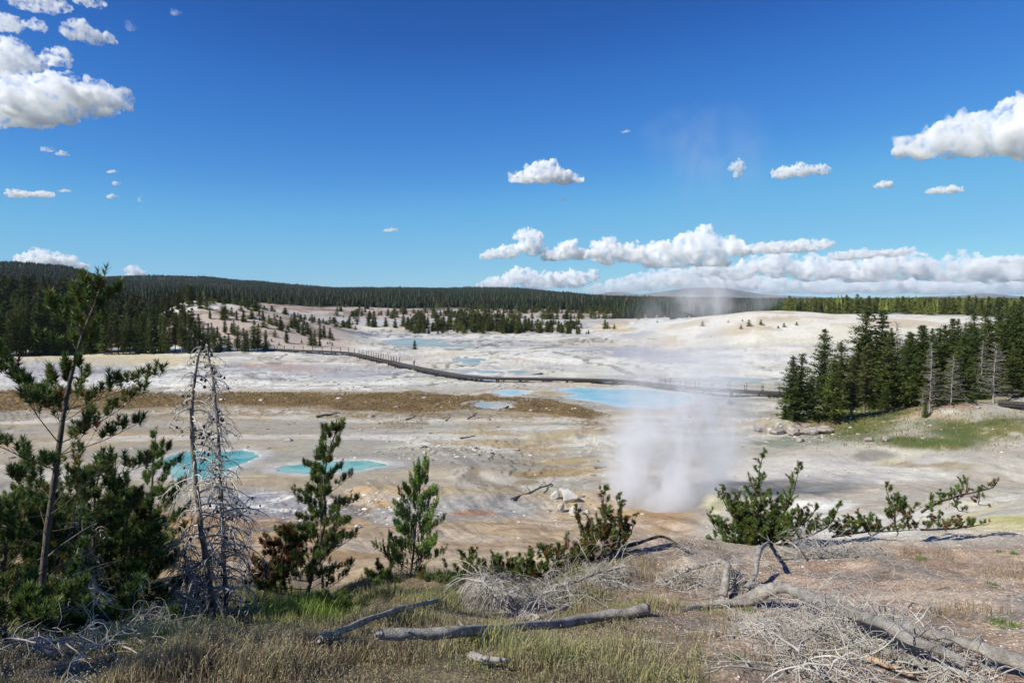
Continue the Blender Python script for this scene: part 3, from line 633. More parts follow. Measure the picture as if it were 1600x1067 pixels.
class Tufts:
    """needle tufts; build() grows every needle as a small blade, all in one mesh"""
    def __init__(s): s.p = []; s.d = []; s.l = []; s.w = []; s.c = []
    def add(s, p, d, L=0.12, w=0.045, c=G1): s.p.append(p); s.d.append(d); s.l.append(L); s.w.append(w); s.c.append(c)
    def build(s, name, parent=None, per=46, origin=None, width=0.0052, mat=None, up=0.0):
        n = len(s.p); p = np.array(s.p); d = unit(np.array(s.d)); L = np.array(s.l); w = np.array(s.w); c = np.array(s.c)
        if origin is not None: p = p-np.asarray(origin)
        P = np.repeat(p, per, 0); Dr = np.repeat(d, per, 0); Ln = np.repeat(L, per)[:, None]; W = np.repeat(w, per)[:, None]; Cn = np.repeat(c, per, 0)
        m = len(P); t = rng.random((m, 1)); rnd = unit(rng.normal(size=(m, 3)))
        side = unit(np.cross(Dr, rnd)); base = P+Dr*Ln*(t*0.92)
        ang = 1.15-0.65*t+rng.normal(0, 0.12, (m, 1))                      # tip needles point forward
        nd = unit(Dr*np.cos(ang)+side*np.sin(ang)); nl = W*rng.uniform(0.8, 1.25, (m, 1))
        tip = base+nd*nl; wd = unit(np.cross(nd, unit(rng.normal(size=(m, 3)))))*width*rng.uniform(0.7, 1.2, (m, 1))
        V = np.stack([base-wd, base+wd, tip], 1).reshape(-1, 3)
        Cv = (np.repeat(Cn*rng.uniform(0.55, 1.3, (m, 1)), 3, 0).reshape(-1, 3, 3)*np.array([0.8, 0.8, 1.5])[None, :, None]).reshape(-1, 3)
        F = np.arange(3*m).reshape(-1, 3)
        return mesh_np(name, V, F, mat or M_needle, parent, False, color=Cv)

def curve(p0, d0, L, n=7, grav=0.0, up=0.0, curl=0.0, wander=0.15, r=rng, twist=None):
    """a wandering line: starts at p0 along d0; grav bends it down, up bends it up, curl coils it"""
    d = unit(d0); P = [np.asarray(p0, float)]; st = L/(n-1)
    ax = unit(r.normal(size=3)) if twist is None else twist
    for i in range(n-1):
        d = unit(d+np.array([0, 0, -grav+up])*(1.0/(n-1))*2+np.cross(ax, d)*curl/(n-1)*2+r.normal(0, wander, 3)/math.sqrt(n-1))
        P.append(P[-1]+d*st)
    return np.array(P)
def taper(r0, r1, n): return np.linspace(r0, r1, n)
def interp_path(P, t):
    P = np.asarray(P, float); s = np.concatenate([[0], np.cumsum(np.linalg.norm(np.diff(P, axis=0), axis=1))]); s /= s[-1]
    return np.array([np.interp(t, s, P[:, k]) for k in range(3)]).T

def pine(name, label, trunk, r0, n_whorl, blen, seed, start=0.12, dens=1.0, brown=0.0, yellow=0.08, dead_low=0.25, group=None, tuft=0.15, cat='pine tree', bark=None, updir=0.35, per=50, prof=None, tw=0.066, green=1.0):
    """young pine: curved trunk, whorls of branches, needle tufts towards the tips. trunk: world points base -> top"""
    r = np.random.default_rng(seed); T = smooth_path(trunk, 30); org = T[0].copy()
    root = empty(name, org); tag(root, label, cat, group)
    tb = Tubes(); nn = len(T)
    tb.add(T-org, taper(r0, r0*0.16, nn)*(1+0.12*np.sin(np.arange(nn)*2.3)), 8)
    br = Tubes(); tf = Tufts(); dead = Tubes(); H_ = np.linalg.norm(T[-1]-T[0])
    def col():
        q = r.random(); c = G1+(G2-G1)*r.random()
        c = c*green
        if q < brown: c = GB*r.uniform(0.6, 1.2)
        elif q < brown+yellow: c = GY*r.uniform(0.6, 1.1)
        return c
    axis = unit(T[-1]-T[-3]); tf.add(T[-1]-org-axis*0.06, axis, tuft*1.3, tw, col())
    for i in range(n_whorl):
        t = start+(1-start)*(i+r.uniform(-0.3, 0.3))/n_whorl; t = min(max(t, 0.02), 0.985)
        p = interp_path(T, [t])[0]-org
        pf = (math.sin(min(1, (1-t)*1.55)*math.pi/2)) if prof is None else prof(t)
        k = r.integers(3, 6); a0 = r.uniform(0, 6.28)
        for j in range(k):
            if r.random() > dens: continue
            a = a0+j*6.283/k+r.normal(0, 0.25); L = blen*pf*r.uniform(0.55, 1.2)+0.05
            el = r.normal(updir, 0.16)*(0.6+t*0.9)
            d0 = np.array([math.cos(a)*math.cos(el), math.sin(a)*math.cos(el), math.sin(el)])
            isdead = t < dead_low and r.random() < 0.75
            n = 7; P = curve(p, d0, L, n, grav=0.12 if not isdead else 0.45, up=0.30, wander=0.14, r=r)
            rb = max(0.0035, r0*0.22*(1-t*0.6)*(L/blen)**0.5)
            (dead if isdead else br).add(P, taper(rb, rb*0.35, n), 5 if L > 0.3 else 4)
            if isdead:
                for q in range(r.integers(2, 6)):
                    s = r.uniform(0.3, 1); pp = interp_path(P, [s])[0]; dd = unit(unit(P[-1]-P[0])+r.normal(0, 0.8, 3))
                    Q = curve(pp, dd, L*r.uniform(0.2, 0.5), 6, grav=0.5, curl=r.normal(0, 1), r=r); dead.add(Q, taper(rb*0.5, 0.0012, 6), 3)
                continue
            # side shoots
            m = int(2+L/0.070)
            for q in range(m):
                s = 0.30+0.70*(q+r.random())/m if L > 0.25 else r.uniform(0.4, 1)
                pp = interp_path(P, [s])[0]; ax = unit(P[-1]-P[0]); sd_ = unit(np.cross(ax, [0, 0, 1]))*(1 if q % 2 else -1)
                dd = unit(ax*0.75+sd_*r.uniform(0.3, 0.9)+np.array([0, 0, r.uniform(0.1, 0.8)]))
                l2 = L*r.uniform(0.10, 0.30)*(1.25-s)+0.02
                Q = curve(pp, dd, l2, 4, up=0.4, r=r); br.add(Q, taper(rb*0.45, 0.002, 4), 3)
                e = unit(Q[-1]-Q[-2]+np.array([0, 0, 0.25])); tf.add(Q[-1]-e*0.03, e, tuft*r.uniform(0.35, 0.85), tw*r.uniform(0.8, 1.1), col())
                if r.random() < 0.35: tf.add(Q[1], e, tuft*0.6, tw*0.9, col())
            e = unit(P[-1]-P[-2]+np.array([0, 0, 0.2])); tf.add(P[-1]-e*0.05, e, tuft*r.uniform(0.9, 1.3), tw, col())
    n1 = sum(len(f) for f in tb.F if f is not None); tb.F += [f if f is None else f+tb.n for f in br.F]; tb.V += br.V; tb.n += br.n
    n2 = sum(len(f) for f in tb.F if f is not None); tb.F += [f if f is None else f+tb.n for f in dead.F]; tb.V += dead.V; tb.n += dead.n
    ob = tb.build('trunk', bark or M_bark, root); ob.data.materials.append(M_darkbark); ob.data.materials.append(M_twig)
    mi = np.zeros(len(ob.data.polygons), np.int32); mi[n1:] = 1; mi[n2:] = 2; ob.data.polygons.foreach_set('material_index', mi)
    tf.build('crown', root, per=per)
    return root
def sight(pts, d):
    """world points for a list of photograph points at a given distance (or per-point distances)"""
    return [at(px, py, d if np.isscalar(d) else d[i]) for i, (px, py) in enumerate(pts)]
def planted(pts, d):
    """the same, with the first point dropped onto the ground"""
    P = sight(pts, d); h = float(H(P[0][0], P[0][1])[0]); dz = h-P[0][2]
    n = len(P)
    for i in range(n): P[i] = P[i]+np.array([0, 0, (dz-0.03)*(1-i/(n-1))**1.0])
    return P

# ------------------------------------------------------------------ living pines of the foreground
pine('pine_tree', 'tall dark pine leaning right, its thin top rising above the horizon at the left', planted([(60,1062),(72,900),(88,770),(106,640),(128,545),(150,480),(162,432)], 6.6),
     0.036, 23, 0.90, 41, start=0.08, green=0.8, dens=0.66, yellow=0.12, brown=0.03, dead_low=0.30, tuft=0.14, prof=lambda t: (0.7 if t < 0.3 else 1.0 if t < 0.68 else (0.22 if t < 0.76 else (0.34 if t < 0.9 else 0.18))))
pine('pine_tree', 'bushy dark pine right of the tall leaning pine, below its branches', planted([(150,1010),(150,930),(146,850),(150,770),(158,735)], 8.2), 0.035, 14, 0.80, 42, green=0.72, dens=0.95, tuft=0.14, dead_low=0.12)
pine('pine_tree', 'broad low pine spilling over the left edge under the tall leaning pine', planted([(8,1040),(2,960),(10,880),(18,820),(22,800)], 7.0), 0.035, 13, 0.85, 43, green=0.72, dens=0.95, tuft=0.14, dead_low=0.15)
pine('pine_tree', 'soft green pine standing behind the two grey dead pines', planted([(226,975),(230,900),(236,800),(240,720),(243,680)], 10.5), 0.035, 17, 0.72, 44, dens=0.75, tuft=0.15, dead_low=0.15, green=1.2)
pine('pine_tree', 'short dark pine in the grass between the bushy pine and the dead pines', planted([(210,1012),(204,950),(198,890),(200,838)], 8.8), 0.03, 11, 0.62, 45, dens=0.9, tuft=0.14, dead_low=0.1)
pine('pine_tree', 'low dark pine at the bottom left corner in front of the leaning trunk', planted([(100,1090),(96,1040),(92,985)], 6.0), 0.025, 7, 0.55, 46, dens=0.8, tuft=0.10, dead_low=0.3)
pine('pine_tree', 'dense dark pine filling the gap between leaning trunk and soft green pine', planted([(186,1000),(190,930),(196,850),(204,775)], 9.4), 0.03, 15, 0.75, 52, green=0.72, dens=1.0, tuft=0.14, dead_low=0.05)
pine('pine_tree', 'shadowed pine behind the tall leaning trunk, right against it', planted([(96,1015),(92,930),(96,850),(104,790)], 8.8), 0.03, 14, 0.80, 53, green=0.72, dens=1.0, tuft=0.14, dead_low=0.05)
pine('pine_tree', 'dark rounded pine far back at the left edge below the brown grass', planted([(40,960),(42,900),(44,830),(46,770)], 12.5), 0.035, 13, 1.10, 54, dens=1.0, tuft=0.16, dead_low=0.0, green=1.1)
pine('pine_tree', 'ragged low pine in the very bottom left corner', planted([(20,1150),(12,1060),(6,960)], 5.2), 0.025, 10, 0.62, 55, dens=0.8, tuft=0.13, dead_low=0.35)
pine('pine_tree', 'small shaded pine at the bottom edge left of the leaning dead pine', planted([(168,1110),(176,1050),(180,985)], 5.9), 0.02, 8, 0.45, 56, dens=0.8, tuft=0.12, dead_low=0.35)
for x_, y_, h_, s_ in ((-6.3, 2.6, 5.2, 57), (-8.6, 3.4, 6.0, 58), (-5.2, 0.4, 5.0, 59), (-8.0, -0.6, 6.5, 60)):  # unseen pines, added only to cast shade over the bottom left grass
    g_ = onground(x_, y_); pine('pine_tree', 'unseen pine added just outside the left edge to shade the bottom left grass', [g_, g_+[0.05, 0.02, h_*0.5], g_+[0.12, 0, h_]], 0.05, 18, 1.15, s_, dens=0.85, tuft=0.15, dead_low=0.0, group='unseen pines added outside the left edge')
pine('pine_tree', 'slender dark green pine with a narrow wavy top in front of the teal pool', planted([(478,943),(492,880),(508,810),(506,760),(513,710),(528,666)], 12.0), 0.038, 25, 0.84, 47, start=0.03, dens=0.85, brown=0.02, tuft=0.16, dead_low=0.0,
     prof=lambda t: 0.95 if t < 0.40 else (0.60 if t < 0.62 else (0.42 if t < 0.8 else 0.22)))
pine('pine_tree', 'leaning side pine with rusty red needles at the foot of the slender pine', planted([(408,948),(425,905),(444,860),(452,825)], 11.8), 0.028, 13, 0.50, 48, dens=0.95, brown=0.62, tuft=0.10, dead_low=0.15)
pine('pine_tree', 'small bright green pine with an open upright top left of the fallen trees', planted([(640,925),(646,880),(650,830),(655,780),(660,735)], 12.6), 0.026, 19, 0.70, 49, start=0.04, dens=0.95, tuft=0.2, green=2.0, dead_low=0.0, tw=0.05, yellow=0.05, updir=0.6,
     prof=lambda t: 0.95 if t < 0.45 else (0.65 if t < 0.75 else 0.30))
pine('pine_tree', 'low dark pine seedling at the foot of the small bright green pine', planted([(602,948),(596,925),(592,905)], 12.0), 0.02, 6, 0.42, 50, dens=0.8, tuft=0.12)
pine('pine_tree', 'tiny pine sapling in the grass where the thin bent log starts', planted([(528,985),(526,965),(524,945)], 9.5), 0.012, 5, 0.26, 51, dens=0.8, tuft=0.10)

def bush(name, label, stems, d, seed, group=None, L=0.5, cat='pine', brown=0.12, tuft=0.14, cover=1.0, yellow=0.12, tdown=0.1, green=1.0):
    """a low pine whose shoots rise from several stems (px, py polylines at distance d)"""
    r = np.random.default_rng(seed); S = [smooth_path(sight(s, d if np.isscalar(d) else d[i]), 14) for i, s in enumerate(stems)]
    org = S[0][0].copy(); org[2] = float(H(org[0], org[1])[0]); root = empty(name, org); tag(root, label, cat, group)
    tb = Tubes(); br = Tubes(); tf = Tufts()
    def col():
        q = r.random(); c = (G1+(G2-G1)*r.random())*green
        if q < brown: c = GB*r.uniform(0.6, 1.2)
        elif q < brown+yellow: c = GY*r.uniform(0.6, 1.1)
        return c
    for P in S:
        P = P-org; ln = np.linalg.norm(np.diff(P, axis=0), axis=1).sum(); r0 = 0.010+0.010*ln
        tb.add(P+r.normal(0, 0.008, P.shape), taper(r0, 0.004, len(P)), 6)
        m = int(ln/0.075*cover)
        for q in range(m):
            s = (q+r.random())/m
            if s > 0.55 and r.random() < 0.45: continue
            p = interp_path(P, [s])[0]; a = r.uniform(0, 6.28); ax = unit(P[-1]-P[0])
            dd = unit(np.array([math.cos(a), math.sin(a), r.uniform(0.1, 0.9)])+ax*0.5)
            l = L*(1.25-s)**1.2*r.uniform(0.25, 1.15)+0.03
            Q = curve(p, dd, l, 5, up=0.5, r=r); br.add(Q, taper(0.006, 0.0025, 5), 4)
            for w_ in range(1+int(l/0.075)):
                e = unit(Q[-1]-Q[-2]+r.normal(0, 0.35, 3)+np.array([0, 0, 0.3])); b = interp_path(Q, [r.uniform(0.35, 1)])[0] if w_ else Q[-1]
                tf.add(b-e*0.02, e, tuft*r.uniform(0.35, 0.8), 0.058, col())
    tb.V += br.V; tb.F += [f if f is None else f+tb.n for f in br.F]
    tb.build('trunk', M_darkbark, root); tf.build('crown', root, per=56)
    return root
bush('pine_bush', 'dense green pine bush with two thin tops right of the steam vent',
     [[(1185,858),(1178,820),(1182,770),(1192,708)],[(1190,858),(1220,810),(1240,770),(1248,730)],[(1180,858),(1140,840),(1118,825),(1108,800)],[(1182,858),(1150,810),(1132,785),(1126,765)],[(1186,860),(1165,835),(1150,800),(1150,780)],[(1190,858),(1230,835),(1262,812),(1275,795)],[(1184,860),(1140,856),(1112,850),(1104,842)],[(1190,856),(1205,820),(1212,795)],[(1190,858),(1262,838),(1300,815),(1312,790)],[(1180,862),(1160,850),(1140,830)]],
     14.0, 61, L=0.66, cover=2.0, brown=0.06, green=1.15)
bush('pine_bush', 'sparse pine shoots on the toppled pine right of the bush, under its pale bare stem',
     [[(1300,838),(1340,832),(1390,830),(1440,828)],[(1330,838),(1300,830),(1285,815)],[(1400,826),(1398,800),(1388,775),(1384,758)],[(1420,820),(1412,795),(1404,775)],[(1440,828),(1480,826),(1520,822),(1545,818)],[(1360,836),(1350,818),(1340,806)]],
     14.2, 62, L=0.36, cover=2.0, brown=0.22)
bush('pine_bush', 'small cluster of pine shoots above the yellow crust near the right edge',
     [[(1440,800),(1475,782),(1510,772),(1550,762),(1562,748)],[(1510,772),(1512,755),(1514,745)],[(1530,768),(1530,788),(1548,790)],[(1490,778),(1500,798),(1515,800)]],
     14.6, 63, L=0.22, cover=1.3, brown=0.15)
bush('fallen_pine', 'toppled pine still in needle, its shoots rising over the tangled grey branches',
     [[(842,915),(886,893),(930,874),(975,856)],[(940,872),(948,830),(942,790),(946,762)],[(930,874),(916,840),(906,815),(902,795)],[(950,866),(968,830),(972,800),(966,775)],[(920,878),(890,868),(862,866),(846,872)],[(900,886),(870,880),(850,862),(835,868)],[(955,864),(985,835),(992,812)],[(860,905),(820,895),(790,893),(775,900)]],
     12.2, 64, L=0.46, cover=1.9, brown=0.24)
bush('fallen_pine', 'dark low pine boughs lying left of the toppled pine above the brush pile',
     [[(735,930),(728,900),(738,875),(742,860)],[(745,925),(770,895),(772,872)],[(730,928),(700,915),(690,900)],[(750,925),(790,915),(815,905),(828,892)],[(715,930),(680,935),(650,930)],[(740,928),(770,915),(800,902),(825,880)],[(700,928),(672,918),(660,902)],[(800,915),(840,900),(868,884)]],
     12.0, 65, L=0.46, cover=2.2, brown=0.08)

# ------------------------------------------------------------------ the two grey dead pines and their neighbours
M_paletwig = noisy('silver_twigs', (0.26, 0.235, 0.205), (0.72, 0.67, 0.60), scale=1.8, rough=0.9)
def dead_pine(label, trunk, d, r0, seed, nb=60, L=0.75, cones=70, low=0.05, bare=M_snag):
    r = np.random.default_rng(seed); T = smooth_path(planted(trunk, d), 34); org = T[0].copy(); root = empty('dead_pine', org); tag(root, label, 'dead tree', 'weathered dead pines of the foreground')
    T = T-org; nn = len(T); tb = Tubes(); tb.add(T+r.normal(0, 0.004, T.shape), taper(r0, r0*0.3, nn)*(1+0.1*r.normal(size=nn)), 9); tb.build('trunk', bare, root)
    br = Tubes(); cn = []
    for i in range(nb):
        t = 1-(1-low)*((i+r.random())/nb)**1.0; p = interp_path(T, [min(t, 0.995)])[0]; a = r.uniform(0, 6.28)
        l = L*r.uniform(0.35, 1.15)*(0.35+1.0*min(1, (1-t)*1.6)); el = r.uniform(-0.1, 0.7)
        P = curve(p, [math.cos(a)*math.cos(el), math.sin(a)*math.cos(el), math.sin(el)], l, 11, grav=r.uniform(0.75, 1.5), wander=0.16, r=r)
        rb = r.uniform(0.006, 0.014)*(0.5+0.6*l/L); br.add(P, taper(rb, 0.002, 11), 5)
        for q in range(r.integers(3, 8)):
            s = r.uniform(0.2, 1); pp = interp_path(P, [s])[0]; dd = unit(r.normal(size=3)+np.array([0, 0, -0.2]))
            Q = curve(pp, dd, l*r.uniform(0.15, 0.5), 7, grav=1.0, curl=r.normal(0, 1.4), wander=0.3, r=r); br.add(Q, taper(rb*0.5, 0.002, 7), 3)
            if r.random() < 0.5: cn.append(Q[r.integers(2, 6)])
            if r.random() < 0.6:
                Q2 = curve(Q[3], unit(r.normal(size=3)), l*0.18, 5, grav=0.8, curl=r.normal(0, 2), r=r); br.add(Q2, taper(0.003, 0.0018, 5), 3)
    br.build('branches', M_paletwig, root)
    import bmesh
    bm = bmesh.new(); bmesh.ops.create_icosphere(bm, subdivisions=2, radius=1); SV = np.array([v.co[:] for v in bm.verts]); SF = np.array([[v.index for v in f.verts] for f in bm.faces]); bm.free()
    r.shuffle(cn); Vs, Fs = [], []
    for k, c in enumerate(cn[:cones]):
        s = r.uniform(0.012, 0.021); w_ = SV*(1+0.18*np.sin(SV[:, 2:3]*9+SV[:, 0:1]*7))*np.array([s, s, s*1.25]); Vs.append(w_+c); Fs.append(SF+len(SV)*k)
    if Vs: tag(mesh_np('cones', np.concatenate(Vs), np.concatenate(Fs), M_cone, root, True), kind='stuff')
    return root
dead_pine('grey dead pine with peeling orange bark, left one of the pair', [(338,1006),(322,900),(308,790),(300,680),(304,600),(314,540)], 9.0, 0.045, 71, nb=105, L=0.62)
dead_pine('dead pine hung with cones and drooping twigs, right one of the pair', [(356,1008),(350,900),(346,800),(342,700),(334,610),(322,536)], 9.3, 0.038, 72, nb=165, L=0.52, cones=110)
dead_pine('leaning broken dead pine propped against the pair of dead pines', [(236,1014),(262,965),(300,905),(334,868)], 8.9, 0.035, 73, nb=60, L=0.55, cones=10)
dead_pine('short dead pine skeleton tangled behind the pair of dead pines', [(296,990),(290,900),(284,830)], 9.8, 0.02, 74, nb=90, L=0.7, cones=10)
dead_pine('leafless twiggy dead sapling beside the trunk of the tall leaning pine', [(110,1020),(118,930),(112,850),(120,790)], 7.6, 0.02, 75, nb=70, L=0.7, cones=6)

# ------------------------------------------------------------------ fallen wood
def fallen(name, label, paths, d_off, seed, tangle=0, L=0.5, spread=(0.0, 1.0), mat=None, cat='fallen tree', group='weathered fallen trees on the bluff', grav=0.5, curl=1.6, upward=0.6, rsc=1.0, tw=0.0045, skirt=0.0, hero=None, side=(0, -1)):
    """paths: [( [(px,py,dz)...], r0, r1 )] laid on the ground seen at those points, dz metres above it"""
    r = np.random.default_rng(seed); W = []
    for pts, r0, r1 in paths:
        Q = []
        for q in pts:
            g = G(q[0], q[1], 4.5)
            dz = q[2] if len(q) > 2 else 0.0
            if dz:                                            # lifted points: keep the sight line, come nearer
                a, b = direction(q[0], q[1]); Yd = g[1]
                for _ in range(12):
                    hh = float(H(a*Yd, Yd)[0])+dz; Yd = Yd+((CAMZ+b*Yd-hh)/(-b+1e-6))*(-0.0) if False else (hh-CAMZ)/b
                g = np.array([a*Yd, Yd, CAMZ+b*Yd])
            g = g+np.array([0, 0, r0*0.6]); Q.append(g)
        W.append((smooth_path(Q, 64), r0*rsc, r1*rsc))
    org = W[0][0][0].copy(); root = empty(name, org); tag(root, label, cat, group)
    tb = Tubes()
    for P, r0, r1 in W:
        n = len(P); q_ = np.arange(n)*1.0; sd0 = r.uniform(0, 50)
        lump = (vnoise(q_*0.21, q_*0+sd0)-0.5)*0.34+(vnoise(q_*0.9, q_*0+sd0+9)-0.5)*0.16; wig = np.stack([vnoise(q_*0.16, q_*0+sd0+k_*7)-0.5 for k_ in range(3)], 1)*r0*0.55
        tb.add(P-org+wig, taper(r0, r1, n)*(1+lump), 12)
        for _ in range(int(3+r0*60)):                    # snapped branch stubs
            i_ = r.integers(4, n-4); a_ = r.uniform(0, 6.28); d_ = unit([math.cos(a_), math.sin(a_), r.uniform(0.0, 1.0)]); rr_ = np.interp(i_, [0, n], [r0, r1])
            tb.add(np.array([P[i_]-org, P[i_]-org+d_*rr_*r.uniform(1.5, 3.2)]), [rr_*0.32, rr_*0.16], 6)
        tb.add(np.array([P[0]-org-unit(P[1]-P[0])*0.02, P[0]-org+unit(P[1]-P[0])*0.02]), [r0*0.5, r0*1.02], 9); tb.add(np.array([P[-1]-org, P[-1]-org+unit(P[-1]-P[-2])*0.03]), [r1, r1*0.1], 9)
    tb.build('trunk', mat or M_grey, root)
    if tangle:
        br = Tubes(); single = tangle <= 60
        for i in range(tangle):
            P, r0, r1 = W[r.integers(len(W))] if len(W) > 1 else W[0]
            s = r.uniform(*spread); p = interp_path(P, [s])[0]-org; a = r.uniform(0, 6.28); up_ = r.uniform(-0.3, 1)*upward
            if skirt and r.random() < 0.72:              # brush heaped on the ground beside the trunk
                o_ = abs(r.normal(0, 0.55))*skirt; p = p+np.array([side[0]*o_+r.normal(0, 0.12), side[1]*o_+r.normal(0, 0.12), 0]); p[2] = float(H(p[0]+org[0], p[1]+org[1])[0])-org[2]+r.uniform(0.0, 0.16)
            dd = unit([math.cos(a), math.sin(a), up_])
            l = L*r.uniform(0.35, 1.2); Q = curve(p, dd, l, 12, grav=grav*r.uniform(0.5, 1.6), curl=r.normal(0, curl), wander=0.42, r=r)
            h = H(Q[:, 0]+org[0], Q[:, 1]+org[1])+0.008; Q[:, 2] = np.maximum(Q[:, 2]+org[2], h)-org[2]
            if single: br = Tubes()
            rb = tw*(0.55+1.5*r.random()**2.2); br.add(Q, taper(rb, 0.0016, 12), 5)
            for q in range(r.integers(2, 7)):
                pp = Q[r.integers(2, 11)]; Q2 = curve(pp, unit(r.normal(size=3)), l*r.uniform(0.2, 0.6), 8, grav=grav, curl=r.normal(0, curl*1.4), wander=0.5, r=r)
                h = H(Q2[:, 0]+org[0], Q2[:, 1]+org[1])+0.006; Q2[:, 2] = np.maximum(Q2[:, 2]+org[2], h)-org[2]
                br.add(Q2, taper(rb*0.55, 0.0014, 8), 4)
            if single: br.build('branch', M_twig, root)
        if not single: br.build('branches', M_twig, root)
    return root
fallen('fallen_log', 'long smooth grey log lying across the dry grass at bottom centre', [([(590,995,0.16),(700,992,0.18),(830,981,0.16),(930,968,0.10),(1012,954,0.06)], 0.036, 0.062)], 0, 81, cat='log')
fallen('fallen_log', 'thin bent grey log sloping through the grass left of the brush pile', [([(498,1004,0.08),(560,977,0.14),(620,956,0.14),(690,938,0.10)], 0.032, 0.026)], 0, 82, cat='log', tangle=6, L=0.25)
fallen('fallen_log', 'short pale stick half buried in grass at bottom centre', [([(735,1028,0.05),(760,1032,0.06),(790,1036,0.05)], 0.024, 0.014)], 0, 83, cat='log')
fallen('fallen_log', 'short grey log piece just above the long smooth log', [([(838,968,0.04),(868,958,0.05),(894,946,0.03)], 0.03, 0.036)], 0, 84, cat='log')
fallen('fallen_tree', 'dark barked trunk arching over the bluff edge, with bare cone studded twigs', [([(841,915,0.06),(886,893,0.08),(930,875,0.08),(975,857,0.10),(1027,840,0.16),(1052,848,0.14),(1078,866,0.02)], 0.058, 0.012)], 0, 85, mat=M_darkbark, tangle=26, L=0.35, spread=(0.55, 1), curl=1.0)
fallen('fallen_tree', 'brush pile of grey roots fanning down like a broom beside the dark trunk', [([(841,930,0.12),(800,935,0.18),(765,920,0.30),(745,905,0.34)], 0.040, 0.022)], 0, 86, tangle=230, L=0.85, spread=(0.35, 1), grav=1.7, curl=0.7, upward=0.9, tw=0.006)
fallen('fallen_tree', 'mass of pale curled branches piled right of the broom of roots', [([(846,930,0.14),(880,915,0.24),(925,900,0.26),(972,888,0.12)], 0.030, 0.014), ([(840,932,0.12),(830,952,0.08),(822,968,0.02)], 0.03, 0.02)], 0, 87, tangle=210, L=1.0, grav=0.35, curl=4.2, upward=1.2, skirt=0.2, tw=0.0055)
fallen('fallen_tree', 'upturned root clump with dangling rootlets against the long smooth log', [([(812,975,0.02),(828,962,0.12),(842,966,0.10)], 0.022, 0.018)], 0, 88, tangle=34, L=0.28, grav=1.6, curl=0.8)
fallen('fallen_tree', 'dead tree bent into a hoop, its twigs heaped beneath, left of the big grey trunk', [([(1128,938),(1134,905,0.22),(1137,887,0.30),(1124,880,0.30),(1080,893,0.18),(1036,915,0.02)], 0.058, 0.016)], 0, 89, tangle=150, L=0.8, grav=0.6, curl=2.4, spread=(0.3, 1), skirt=0.4, tw=0.0048, upward=0.7)
fallen('fallen_tree', 'second hooped dead stem curving up and over to the right', [([(1165,925),(1178,905,0.10),(1187,865,0.34),(1214,843,0.40),(1240,852,0.28),(1256,872,0.08)], 0.046, 0.012)], 0, 90, tangle=60, L=0.42, grav=1.2, curl=1.8)
fallen('fallen_tree', 'short broken grey stem standing between the two hooped ones', [([(1146,932),(1152,905,0.14),(1155,890,0.22)], 0.022, 0.010)], 0, 91, tangle=20, L=0.22)
fallen('fallen_log', 'knotted grey log lying end to end with the big grey trunk', [([(1066,957),(1098,948,0.03),(1125,943,0.06),(1170,943,0.03)], 0.026, 0.045)], 0, 92, cat='log', tangle=16, L=0.25)
fallen('fallen_tree', 'biggest grey fallen trunk with a bulging bark root end, running to the bottom right', [([(1177,941,0.06),(1196,930,0.18),(1222,925,0.24),(1258,938,0.26),(1300,956,0.26),(1340,968,0.26),(1400,992,0.24),(1465,1022,0.18),(1512,1048,0.10)], 0.086, 0.026), ([(1262,948,0.12),(1200,965,0.10),(1143,997,0.01)], 0.016, 0.007), ([(1302,962,0.14),(1262,1000,0.12),(1232,1018,0.08),(1224,1052,0.01)], 0.013, 0.006), ([(1210,1028,0.02),(1262,1036,0.05),(1312,1042,0.01)], 0.011, 0.007), ([(1345,975,0.14),(1318,990,0.10),(1310,1003,0.02)], 0.014, 0.008)], 0, 93, tangle=430, L=0.66, grav=0.5, curl=1.5, spread=(0.04, 0.95), upward=0.4, skirt=0.8, tw=0.0042)
fallen('fallen_tree', 'long straight silvery trunk lying behind the biggest one, reaching the right edge', [([(1340,955,0.18),(1400,978,0.20),(1470,998,0.20),(1540,1016,0.16),(1640,1056,0.08)], 0.024, 0.050)], 0, 94, tangle=130, spread=(0.0, 0.8), L=0.6, grav=0.6, curl=1.5, upward=0.5, skirt=0.5, tw=0.004)
fallen('fallen_tree', 'darker slim trunk in front of the biggest one at the bottom edge', [([(1340,1008,0.06),(1403,1028,0.06),(1472,1046,0.04),(1545,1070,0.02)], 0.022, 0.034)], 0, 95, tangle=90, L=0.5, grav=0.6, curl=1.4, upward=0.4, skirt=0.4, tw=0.004)
fallen('fallen_log', 'peeled reddish branch lying under the trunks at bottom right', [([(1352,1030,0.03),(1378,1038,0.04),(1420,1056,0.03)], 0.022, 0.016)], 0, 96, cat='log', mat=noisy('peeled_wood', (0.30, 0.19, 0.12), (0.45, 0.32, 0.22), scale=9, rough=0.9))
fallen('fallen_tree', 'pale thin fallen stem pointing at the twig heap below the pine bush', [([(1168,812,0.5),(1200,825,0.42),(1235,840,0.30),(1280,853,0.12)], 0.012, 0.024)], 0, 97, tangle=60, L=0.42, grav=0.9, curl=1.7)
fallen('fallen_tree', 'round heap of coiled grey twigs right of the pine bush', [([(1222,874,0.03),(1280,870,0.06),(1335,866,0.10),(1372,868,0.05)], 0.024, 0.02)], 0, 98, tangle=230, L=0.95, grav=0.4, curl=4.2, tw=0.0055, spread=(0.1, 1), upward=0.8)
fallen('fallen_tree', 'bare pale stem slanting up to the right behind the sparse pine shoots', [([(1356,842,0.04),(1402,815,0.30),(1432,798,0.46),(1470,772,0.7),(1510,732,1.05)], 0.026, 0.006)], 0, 99, tangle=26, L=0.42, grav=0.4, curl=0.6, spread=(0.4, 1))
